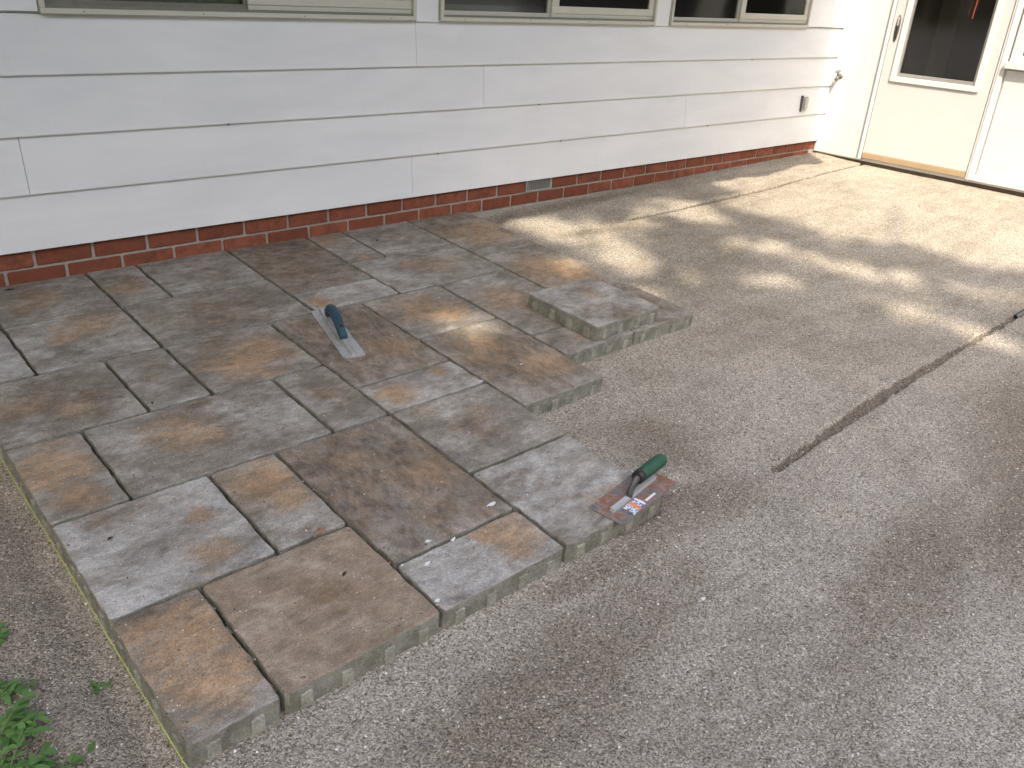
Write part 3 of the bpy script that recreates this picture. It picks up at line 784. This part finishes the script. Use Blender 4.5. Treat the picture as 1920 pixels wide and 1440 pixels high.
# ------------------------------------------------------------------ hand float with blue handle
root = empty('hand_float', patio_mat(1.119, -.966, .0016, R(-104.2)))
tag(root, 'narrow grey metal hand float with a curved blue handle', 'trowel')
def rrect(L, W, r, n=5):
    P_ = []
    for cx_, cy_, a0 in ((L/2-r, W/2-r, 0), (-L/2+r, W/2-r, 90), (-L/2+r, -W/2+r, 180), (L/2-r, -W/2+r, 270)):
        for k in range(n+1): a_ = R(a0+90*k/n); P_.append((cx_+r*math.cos(a_), cy_+r*math.sin(a_)))
    return P_
q = MB(); q.prism(rrect(.405, .080, .012), .0, .0045, 'z'); q.build('blade', M['mag'], root)
q = MB(); q.prism([(-.011, .0044), (.011, .0044), (.008, .0150), (-.008, .0150)], -.198, .197, 'x'); q.build('rib', M['mag'], root)
q = MB()
q.tube([(.060, 0, .011), (.035, 0, .020), (.0, 0, .028), (-.035, 0, .034), (-.066, 0, .033), (-.078, 0, .022), (-.080, 0, .010)], [.010, .009, .009, .009, .010, .011, .014], 10, 0, .8)
q.prism([(-.080, .011), (-.03, .011), (-.05, .020), (-.066, .034), (-.080, .030)], -.004, .004, 'y')
q.build('bracket', M['mag'], root, True)
hp = [(.085, 0, .018), (.080, 0, .019), (.055, 0, .030), (.028, 0, .044), (.0, 0, .056), (-.028, 0, .064), (-.053, 0, .066), (-.078, 0, .060), (-.095, 0, .046), (-.103, 0, .030), (-.103, 0, .022)]
q = MB(); q.tube(hp, [.011, .0158, .017, .0178, .0185, .019, .0197, .0197, .0185, .0155, .010], 14, 0, .92); hnd = q.build('handle', M['blue'], root, True)
q = MB(); q.tube([(.050, 0, .041), (.0465, 0, .0565)], .0070, 12); q.build('screw_hole', M['black'], hnd)

# ------------------------------------------------------------------ finishing trowel with green grip
root = empty('finishing_trowel', patio_mat(1.2655, -2.2490, .0018, R(9.7)))
tag(root, 'rusty rectangular steel trowel with a green grip, overhanging the last paver', 'trowel')
q = MB(); q.prism(rrect(.281, .111, .002, 2), 0, .0014, 'z'); q.build('blade', M['rust'], root)
q = MB(); q.prism([(-.0070, .0013), (.0070, .0013), (.0062, .0125), (-.0062, .0125)], -.112, .112, 'x'); q.build('rib', M['bright'], root)
q = MB(); q.tube([(-.026, 0, .008), (-.022, 0, .024), (-.016, 0, .040), (-.004, 0, .052), (.012, 0, .055)], [.0115, .0105, .0100, .0115, .012], 12, 0, .8); q.build('post', M['castiron'], root, True)
q = MB(); q.tube([(.002, 0, .0545), (.003, 0, .0545), (.020, 0, .0545), (.021, 0, .0545)], [.014, .0185, .0190, .014], 18); q.build('ferrule', M['black'], root, True)
q = MB(); q.tube([(.0195, 0, .0545), (.021, 0, .0545), (.040, 0, .0550), (.075, 0, .0555), (.110, 0, .0545), (.132, 0, .0530), (.142, 0, .0525), (.147, 0, .0522)], [.015, .0190, .0192, .0198, .0200, .0192, .0150, .006], 20); q.build('grip', M['green'], root, True)
q = MB(); q.prism([(-.034, -.012), (.031, -.011), (.034, -.035), (.031, -.046), (-.006, -.049), (-.037, -.050), (-.030, -.030)], .0016, .0020, 'z')
o = q.build('sticker', M['sticker'], root); o.location = (-.043, 0, 0)
q = MB(); q.prism([(-.026, -.004), (.026, -.003), (.025, .003), (-.025, .004)], .0016, .0020, 'z')
o = q.build('sticker_scrap', M['pebble'], root); o.location = (.024, -.039, 0)

# ------------------------------------------------------------------ string line
def sline(y): return (-.0085, y, SY*y-.0135)
q = MB(); pts = [sline(y) for y in np.linspace(.0, -2.62, 14)]; pts = [(x+rnd.uniform(-.0003, .0003), y, z) for x, y, z in pts]
s_o = q.tube(pts, .0010, 6).build('string_line', M['string'])
tag(s_o, 'taut lime yellow mason string along the outer edge of the pavers', 'string')
pin = MB(); yy = -2.62; zt = SY*yy-.0135
pin.tube([(-.0085, yy-.004, zt-.26), (-.0085, yy-.004, zt+.02), (-.0085, yy-.004, zt+.06)], [.002, .005, .005], 8); pin.tube([(-.0085, yy-.004, zt+.058), (-.0085, yy-.004, zt+.063)], .009, 10)
pin.build('anchor_pin', M['castiron'], s_o)

# ------------------------------------------------------------------ pipe lying at the end of the groove
px, py = 3.905, -2.3175; L = 2.1; n = 16; q = MB(); dirx = Vector((math.cos(R(1.2)), math.sin(R(1.2)), 0.0)); 
V = []; ro, ri = .0135, .0105
zc = ground_z(3.85, py)+ro*.75
for rr, tt in ((ro, 0), (ro, L), (ri, L), (ri, 0)):
    for k in range(n):
        a_ = 2*math.pi*k/n; base = Vector((px, py, zc)) + dirx*tt + Vector((0, 0, tt*.018))
        V.append(base + Vector((0, math.cos(a_)*rr, math.sin(a_)*rr)))
F_ = []
for r4 in range(4):
    s0, s1 = r4*n, ((r4+1) % 4)*n
    for k in range(n): F_.append((s0+k, s0+(k+1) % n, s1+(k+1) % n, s1+k))
q.add(V, F_); o = q.build('screed_pipe', M['castiron'], None, True)
pb = MB(); pc = Vector((px, py, zc))+dirx*.012; pb.add([pc+Vector((0, math.cos(2*math.pi*k/n)*ri, math.sin(2*math.pi*k/n)*ri)) for k in range(n)], [tuple(range(n))]); pb.build('bore', M['black'], o)
tag(o, 'hollow grey metal pipe lying at the far end of the sand groove', 'pipe')

# ------------------------------------------------------------------ small things on the ground
def on_patio(x, y, h=0.0): return (x, y, SY*y+h)
q = MB(); q.tube([(0,0,.0), (.010,.002,.004), (.022,-.001,.005), (.034,.004,.003), (.044,.002,.006)], [.0015,.003,.0042,.003,.0012], 7, 0, 1.4)
q.add([(.012,.002,.004),(.024,.010,.007),(.034,.012,.004),(.030,.003,.003)], [(0,1,2,3)])
o = q.build('dry_leaf_curl', M['dryleaf']); o.matrix_world = patio_mat(.475, -1.918, .0015, R(15)); tag(o, 'curled dry brown leaf lying across a paver joint', 'leaf')
q = MB(); q.tube([(0,0,0), (.018,.001,.0015), (.037,-.001,.001)], [.0016,.0020,.0010], 6); o = q.build('straw_bit', M['straw'])
o.location = (2.33, -2.400, ground_z(2.335, -2.402)+.002); o.rotation_euler = (0, 0, R(-52)); tag(o, 'short pale piece of straw beside the sand groove', 'straw')
def stone(q, c, s, rg, mat=0):
    V = []
    for z, r0, n in ((-.6, .6, 5), (.15, 1.0, 5), (.7, .55, 5)):
        ph = rg.uniform(0, 6)
        for k in range(n): a_ = ph+2*math.pi*k/n; r1 = r0*rg.uniform(.75, 1.2); V.append((c[0]+s*r1*math.cos(a_)*1.1, c[1]+s*r1*math.sin(a_), c[2]+s*z*.75))
    F = [(4,3,2,1,0), (10,11,12,13,14)]
    for r0 in range(2):
        for k in range(5): F.append((r0*5+k, r0*5+(k+1) % 5, r0*5+5+(k+1) % 5, r0*5+5+k))
    q.add(V, F, mat)
q = MB(); stone(q, (0, 0, 0), .0065, random.Random(3)); o = q.build('white_pebble', M['pebble'], None, True); o.location = (1.147, -2.583, ground_z(1.147, -2.583)+.003); tag(o, 'single white pebble on the open sand in front of the pavers', 'pebble')
# bark chips on the pavers
for k, (cx_, cy_, L_, an, lb) in enumerate(((.460,-2.075,.017,40,'largest black bark chip, on the brown square paver at the front'), (.090,-1.660,.014,20,'thin black bark chip on the blue grey paver by the string'), (.405,-1.115,.010,70,'dark bark chip on the wide paver below the tan square one'),(.283,-.06,.030,5,'dark twig scrap on the pavers close to the brick base'), (1.80,-.19,.011,-30,'small black chip on the pale paver by the brick base'))):
    q = MB(); q.tube([(0,0,0), (L_*.4,.001,.001), (L_, -.001, .0)], [.0012, .0028, .001], 6, 0, 1.3); o = q.build('bark_chip', M['bark']); o.matrix_world = patio_mat(cx_, cy_, .002, R(an)); tag(o, lb, 'bark chip')

# white mortar smears and flecks on the paver faces: too small to count
q = MB(); rg = random.Random(5)
def fleck(x, y, s, el=1.0, an=0):
    n = 9; c, sn = math.cos(an), math.sin(an); V = [(x, y, SY*y+.0016)]
    for k in range(n):
        a_ = 2*math.pi*k/n; r1 = s*rg.uniform(.45, 1.15); dx, dy = r1*math.cos(a_)*el, r1*math.sin(a_); X_, Y_ = x+dx*c-dy*sn, y+dx*sn+dy*c
        V.append((X_, Y_, SY*Y_+.0013))
    q.add(V, [(0, 1+k, 1+(k+1) % n) for k in range(n)])
for x, y, s, el in ((.915,-2.060,.006,3),(.690,-2.085,.008,1.2),(.745,-2.115,.006,2.5),(.640,-2.150,.005,2.2),(.590,-2.120,.005,1.5),(.585,-2.262,.006,1.5),(1.53,-1.50,.004,2.4),(1.33,-1.52,.004,2.4),(1.22,-1.03,.003,1.5),(1.28,-1.08,.003,2),(1.36,-.84,.004,2)):
    fleck(x, y, s, el, rg.uniform(-.5, .5))
for k in range(170):
    x, y = rg.uniform(0, 2.4), -rg.uniform(0, 2.28)
    if covered(np.array([x]), np.array([y]))[0]: fleck(x, y, rg.uniform(.0006, .0018), rg.uniform(1, 2.4), rg.uniform(0, 3))
o = q.build('mortar_flecks', M['fleck']); tag(o, 'white specks and smears of dust on the paver faces', 'specks', None, 'stuff')

def scatter(name, pts, label, cat, pal, seed):
    """many small stones joined in one mesh, each with its own tint"""
    rs = np.random.RandomState(seed); n = len(pts); P_ = np.array([p[:3] for p in pts]); S = np.array([p[3] for p in pts])
    base = np.array([(1,0,0),(-.5,.87,0),(-.5,-.87,0),(.2,.1,.75),(-.3,-.1,-.6),(.4,-.75,.2)])
    ro_ = rs.uniform(0, 6.28, n); c, s = np.cos(ro_), np.sin(ro_)
    jit = rs.uniform(.7, 1.3, (n, 6, 3)); Vv = base[None]*jit; Vv[:, :, 2] *= .8
    vx = Vv[:, :, 0]*c[:, None]-Vv[:, :, 1]*s[:, None]; vy = Vv[:, :, 0]*s[:, None]+Vv[:, :, 1]*c[:, None]
    W = np.stack([vx, vy, Vv[:, :, 2]], -1)*S[:, None, None]+P_[:, None, :]
    f = np.array([(0,1,3),(1,2,3),(2,5,3),(5,0,3),(1,0,4),(2,1,4),(5,2,4),(0,5,4)])
    Fv = (f[None]+6*np.arange(n)[:, None, None]).reshape(-1, 3)
    me_ = bpy.data.meshes.new(name); me_.vertices.add(n*6); me_.vertices.foreach_set('co', W.reshape(-1).astype(np.float32))
    me_.loops.add(Fv.size); me_.loops.foreach_set('vertex_index', Fv.ravel().astype(np.int32))
    me_.polygons.add(len(Fv)); me_.polygons.foreach_set('loop_start', np.arange(0, Fv.size, 3, dtype=np.int32)); me_.update(calc_edges=True)
    pal = np.array(pal); w = pal[:, 3]/pal[:, 3].sum(); ch = rs.choice(len(pal), n, p=w)
    colr = np.concatenate([pal[ch, :3]*rs.uniform(.75, 1.25, (n, 1)), np.ones((n, 1))], 1)
    at = me_.attributes.new('tint', 'FLOAT_COLOR', 'POINT'); at.data.foreach_set('color', np.repeat(colr, 6, 0).ravel().astype(np.float32))
    me_.materials.append(M['grit']); o = obj(name, me_); tag(o, label, cat, None, 'stuff'); return o
SANDPAL = [(.34,.30,.245,5), (.46,.425,.37,4), (.70,.68,.63,2.6), (.15,.12,.10,2.6), (.28,.20,.14,2)]
rs = np.random.RandomState(21); pts = []
N = 130000
u = rs.rand(N); xx = -.55+4.6*u**1.25; yy_ = -3.05+3.0*rs.rand(N)
cv = covered(xx, yy_)
ii = np.clip(np.searchsorted(gx, xx)-1, 0, nx-2); jj = np.clip(np.searchsorted(gy, yy_)-1, 0, ny-2)
zz_ = np.maximum.reduce([Z[ii, jj], (Z[ii, jj]+Z[ii+1, jj+1])/2])
dens = .25 + .9*(vnoise(xx, yy_, 3.5, 31)+.5) + .4*(yy_ < -2.2)
keep = (cv < .5) & (rs.rand(N) < dens)
sz = .0011+.0034*rs.rand(N)**3.5
pts = [(a_, b_, c_+s_*.2, s_) for a_, b_, c_, s_ in zip(xx[keep], yy_[keep], zz_[keep], sz[keep])]
scatter('loose_gravel', pts, 'fine loose stone chips strewn over the sand', 'gravel', SANDPAL, 3)
pts = []
for k in range(7500):
    x, y = rg.random()**1.4*2.3, -2.28+2.2*rg.random()**1.25
    if not covered(np.array([x]), np.array([y]))[0]: continue
    if rg.random() > math.exp(-((x-.25)/.75)**2)*math.exp(-((y+1.9)/.75)**2)+.10: continue
    s_ = .0008+.0024*rg.random()**3
    pts.append((x, y, SY*y+.0012+s_*.35, s_))
scatter('grit_on_pavers', pts, 'scattered grit and sand grains lying on the paver faces', 'grit', [(.36,.30,.24,4), (.62,.60,.55,2), (.10,.08,.07,2.5), (.28,.18,.12,3)], 4)
# crumbs pushed up along the open edges of the pavers
pts = []
for i0_, i1_, j0_, j1_ in RECTS:
    for _ in range(90):
        t_ = rg.random(); x = (i0_+(i1_-i0_)*t_)*MOD; y = -j1_*MOD-abs(rg.gauss(0, .008))-.002
        if not covered(np.array([x]), np.array([y]))[0]: pts.append((x, y, ground_z(x, y)+.0008, .0008+.0026*rg.random()**2))
scatter('edge_crumbs', pts, 'crumbs of sand heaped along the open paver edges', 'gravel', SANDPAL, 6)

# ------------------------------------------------------------------ weeds
def leaf_mesh(name, L, W, bend):
    q = MB(); V = []; n = 5
    for k in range(n+1):
        t_ = k/n; w_ = W*math.sin(math.pi*min(1, t_*.92+.06))**.8*(1 if k < n else 0.05); z = -bend*t_*t_
        V += [(L*t_, -w_, z+.18*w_), (L*t_, 0, z), (L*t_, w_, z+.18*w_)]
    F = []
    for k in range(n):
        a_ = k*3; F += [(a_, a_+3, a_+4, a_+1), (a_+1, a_+4, a_+5, a_+2)]
    q.add(V, F); return q.mesh(name, M['weed'], True)
LEAF = [leaf_mesh('leaf', .020, .0052, .006), leaf_mesh('leaf', .015, .0052, .003), leaf_mesh('leaf', .026, .0056, .009)]
def weed(x, y, nst, spread, hgt, seed, label, size=1.0, az=None):
    rg_ = random.Random(seed); z0 = ground_z(x, y)-.003
    root_ = empty('weed', Matrix.Translation((x, y, z0))); tag(root_, label, 'weed')
    sm = MB(); lv = []
    for s in range(int(nst*1.7)):
        a_ = rg_.uniform(0, 6.28) if az is None else az+rg_.uniform(-1.1, 1.1); tilt = rg_.uniform(.25, 1.0)*spread; h = hgt*rg_.uniform(.6, 1.1); pts_ = []
        for k in range(5):
            t_ = k/4; pts_.append(Vector((math.cos(a_)*tilt*t_, math.sin(a_)*tilt*t_, h*(t_-.35*t_*t_)+.002)))
        sm.tube(pts_, [.0016*size, .0014*size, .0012*size, .001*size, .0007*size], 5)
        for k in range(1, 5):
            for sd_ in (-1, 1):
                lv.append((pts_[k], a_+sd_*rg_.uniform(.5, 1.3) if k < 4 else a_+sd_*.5, rg_.uniform(-.2, .5), rg_.uniform(.65, 1.15)*size))
    sm.build('stem', M['stem'], root_, True)
    for p, a_, pit, sc in lv:
        o_ = obj('leaf', LEAF[rg_.randrange(3)], root_); o_.location = p; o_.rotation_euler = (rg_.uniform(-.4, .4), -pit, a_); o_.scale = (sc, sc, sc)
weed(-.205, -1.79, 4, .045, .035, 1, 'small leafy weed on its own behind the larger weeds', 1.0)
weed(-.215, -1.93, 6, .060, .05, 2, 'bushy green weed between the small weed and the long leaved one', 1.0)
weed(-.235, -2.03, 6, .075, .055, 3, 'pale green weed with stems leaning over the soil', 1.15, .2)
weed(-.255, -2.14, 6, .090, .05, 4, 'long leaved weed at the front of the weed patch', 1.3, .5)
weed(-.215, -2.20, 5, .07, .04, 6, 'low weed tucked in front of the long leaved weed', 1.15, .6)
weed(-.055, -2.010, 3, .022, .012, 5, 'tiny trampled weed seedling close to the string', .5)
q = MB(); q.prism([(-.004,0),(.006,-.006),(.017,-.003),(.022,0),(.016,.005),(.006,.006)], 0, .0012, 'z')
o = q.build('fallen_leaf', M['weed']); o.matrix_world = Matrix.Translation((-.122, -2.16, ground_z(-.122, -2.16)+.003)) @ Matrix.Rotation(.8, 4, 'Z'); tag(o, 'single dark fallen leaf on the soil near the weeds', 'leaf')
q = MB(); 
q.tube([(0,0,0),(.05,.006,.004),(.10,.0,.003)], [.002,.0026,.0015], 6); o = q.build('dead_stick', M['bark']); o.matrix_world = Matrix.Translation((-.30, -1.90, ground_z(-.28, -1.89)+.003)) @ Matrix.Rotation(.6, 4, 'Z'); tag(o, 'thin dead stick on the soil under the weeds', 'stick')

# ------------------------------------------------------------------ the shade tree behind the photographer
LIT = [  # patches of sun on the ground: centre and two half axes
(2.82,-.22,.25,-.04,-.04,-.05),(2.91,-.44,.19,-.09,-.11,-.11),(3.26,-.50,.23,-.04,-.08,-.08),(2.84,-.75,.10,-.16,-.13,-.10),(3.71,-.36,.22,-.02,-.07,-.06),(3.83,-.57,.09,-.10,-.15,-.11),
(3.59,-1.06,.12,-.07,-.08,-.05),(4.27,-1.27,.08,-.21,-.14,-.07),(3.72,-1.54,.06,-.22,-.11,-.05),(3.23,-1.47,.08,-.08,-.09,-.06),(3.80,-1.81,.05,-.14,-.08,-.03),(3.49,-2.07,.08,-.14,-.16,-.06),
(3.47,-2.44,.04,-.08,-.09,-.03),(3.99,-2.25,.05,-.13,-.08,-.03),(2.45,-.83,.07,-.04,-.05,-.04),(2.42,-.93,.13,-.02,-.03,-.03),(1.55,-1.23,.06,-.03,-.05,-.05),(1.53,-1.10,.04,-.02,-.02,-.03),
(2.95,-1.22,.04,-.05,-.07,-.05),(2.72,-1.04,.05,-.03,-.05,-.05),(2.58,-1.25,.04,-.06,-.04,-.03),(3.68,-1.25,.04,-.08,-.06,-.03)]
POLY = [(3.98,-.51),(4.8,-.30),(5.9,-.10),(9.0,.4),(9.0,-1.47),(6.0,-2.6),(4.6,-2.5),(4.27,-2.01),(4.35,-1.75),(4.33,-1.55),(4.22,-1.2),(4.15,-.95),(4.10,-.68)]
def in_poly(x, y):
    c = np.zeros(x.shape, bool); n = len(POLY)
    for i in range(n):
        (ax_, ay), (bx, by) = POLY[i], POLY[(i+1) % n]
        hit = ((ay > y) != (by > y)) & (x < (bx-ax_)*(y-ay)/(by-ay+1e-12)+ax_); c ^= hit
    return c
rs = np.random.RandomState(77)
N = 26000
gxp = rs.uniform(-3.2, 6.6, N); gyp = rs.uniform(-4.6, 2.6, N)          # where each leaf's shadow falls
hz = rs.uniform(9.5, 13.5, N)
lit = in_poly(gxp, gyp)
for cx_, cy_, ax_, ay, bx, by in LIT:
    det = ax_*by-ay*bx; dx, dy = gxp-cx_, gyp-cy_
    a_ = (dx*by-dy*bx)/det; b_ = (ax_*dy-ay*dx)/det
    la, lb = math.hypot(ax_, ay), math.hypot(bx, by)
    lit |= np.hypot(a_*la/(la+.075), b_*lb/(lb+.075)) < 1.0
# also the strip of wall beside the wing and the door itself stay open to the sun
stray = (rs.rand(N) < .05) & ~in_poly(gxp, gyp)
beyond = (gxp > 4.9) & (gyp > -2.2)
keep = ~beyond & (~lit | stray)
keep &= ~((gxp > 4.4) & (gyp > -.9))
gxp, gyp, hz = gxp[keep], gyp[keep], hz[keep]
lx = gxp - hz*sx_; ly = gyp - hz*sy_
n = len(lx); S = rs.uniform(.10, .14, n)
az_ = rs.uniform(0, 6.28, n); tl_ = rs.normal(0, .45, n); tl2 = rs.normal(0, .45, n)
Vv = np.zeros((n, 4, 3))
for k, (a0, b0) in enumerate(((-1, 0), (0, -.6), (1, 0), (0, .6))):
    px_ = S*(a0*np.cos(az_)-b0*np.sin(az_)); py_ = S*(a0*np.sin(az_)+b0*np.cos(az_))
    Vv[:, k, 0] = lx+px_; Vv[:, k, 1] = ly+py_; Vv[:, k, 2] = hz+px_*tl_+py_*tl2
tree = empty('shade_tree', Matrix.Translation((-4.6, -9.4, -.3)))
tag(tree, 'tall leafy tree behind the photographer that shades the pavers', 'tree')
Vv -= np.array([-4.6, -9.4, -.3])
me_ = bpy.data.meshes.new('crown'); me_.vertices.add(n*4); me_.vertices.foreach_set('co', Vv.reshape(-1).astype(np.float32))
Fv = np.arange(n*4); me_.loops.add(n*4); me_.loops.foreach_set('vertex_index', Fv.astype(np.int32)); me_.polygons.add(n); me_.polygons.foreach_set('loop_start', np.arange(0, n*4, 4, dtype=np.int32)); me_.update(calc_edges=True)
me_.materials.append(M['crown']); cr = obj('crown', me_, tree); cr['kind'] = 'stuff'
q = MB(); q.tube([(0,0,-.3), (.05,0,.6), (.0,.05,3.2), (.1,.0,7.0), (.0,.1,10.8), (.1,.1,13.2)], [.42,.32,.27,.22,.12,.04], 12)
q.build('trunk', M['trunk'], tree, True)
q = MB(); rg2 = random.Random(9)
for k in range(14):
    a_ = rg2.uniform(-.9, 1.6); L_ = rg2.uniform(2.0, 4.6); z0_ = rg2.uniform(8.0, 11.0)
    q.tube([(0,0,z0_), (L_*.35*math.cos(a_), L_*.35*math.sin(a_), z0_+.55), (L_*math.cos(a_), L_*math.sin(a_), z0_+1.2)], [.075,.045,.012], 7)
q.build('limbs', M['trunk'], tree, True)

# ------------------------------------------------------------------ added trees beyond the lawn, out of view, that block low sky
def sky_blocking_tree_meshes(seed):
    rs_ = np.random.RandomState(seed); n_ = 1500
    d_ = rs_.normal(size=(n_, 3)); d_ /= np.linalg.norm(d_, axis=1)[:, None]; r_ = rs_.uniform(.45, 1.0, n_)**.6
    lump = 1+.18*np.sin(d_[:, 0]*5+seed)*np.cos(d_[:, 1]*6)+.12*np.sin(d_[:, 2]*9)
    c_ = d_*(r_*lump)[:, None]*np.array([2.3, 2.3, 3.1])+np.array([0, 0, 4.2]); S_ = rs_.uniform(.16, .34, n_)
    a1 = rs_.normal(size=(n_, 3)); a1 /= np.linalg.norm(a1, axis=1)[:, None]; a2 = np.cross(a1, rs_.normal(size=(n_, 3))); a2 /= np.linalg.norm(a2, axis=1)[:, None]
    V_ = np.stack([c_-a1*S_[:, None], c_-a2*S_[:, None]*.6, c_+a1*S_[:, None], c_+a2*S_[:, None]*.6], 1)
    m_ = bpy.data.meshes.new('crown'); m_.from_pydata(V_.reshape(-1, 3).tolist(), [], np.arange(n_*4).reshape(-1, 4).tolist()); m_.materials.append(M['crown'])
    q_ = MB(); q_.tube([(0, 0, -.4), (.05, 0, .8), (0, .06, 2.4), (.05, 0, 4.8)], [.22, .15, .12, .05], 10)
    for k in range(6):
        a_ = k*1.05; q_.tube([(0, 0, 2.0+.3*k), (.6*math.cos(a_), .6*math.sin(a_), 2.8+.3*k), (1.5*math.cos(a_), 1.5*math.sin(a_), 3.3+.35*k)], [.06, .04, .012], 6)
    return m_, q_.mesh('trunk', M['trunk'], True)
kinds = [sky_blocking_tree_meshes(k) for k in (1, 2)]
spots = [(-11, -14), (-7, -14.5), (-3, -14), (1, -14.6), (5, -14), (9, -14.5), (-9.5, -10), (-9.8, -6), (-9.5, -2), (-9.8, 2)]
for k, (x, y) in enumerate(spots):
    t_o = empty('sky_blocking_tree', Matrix.Translation((x, y, -.3)) @ Matrix.Rotation(k*1.3, 4, 'Z') @ Matrix.Scale(.95+.05*(k % 4), 4))
    tag(t_o, 'added unseen bushy tree that blocks low sky beyond the lawn', 'tree', 'added trees that block low sky')
    obj('crown', kinds[k % 2][0], t_o); obj('trunk', kinds[k % 2][1], t_o)
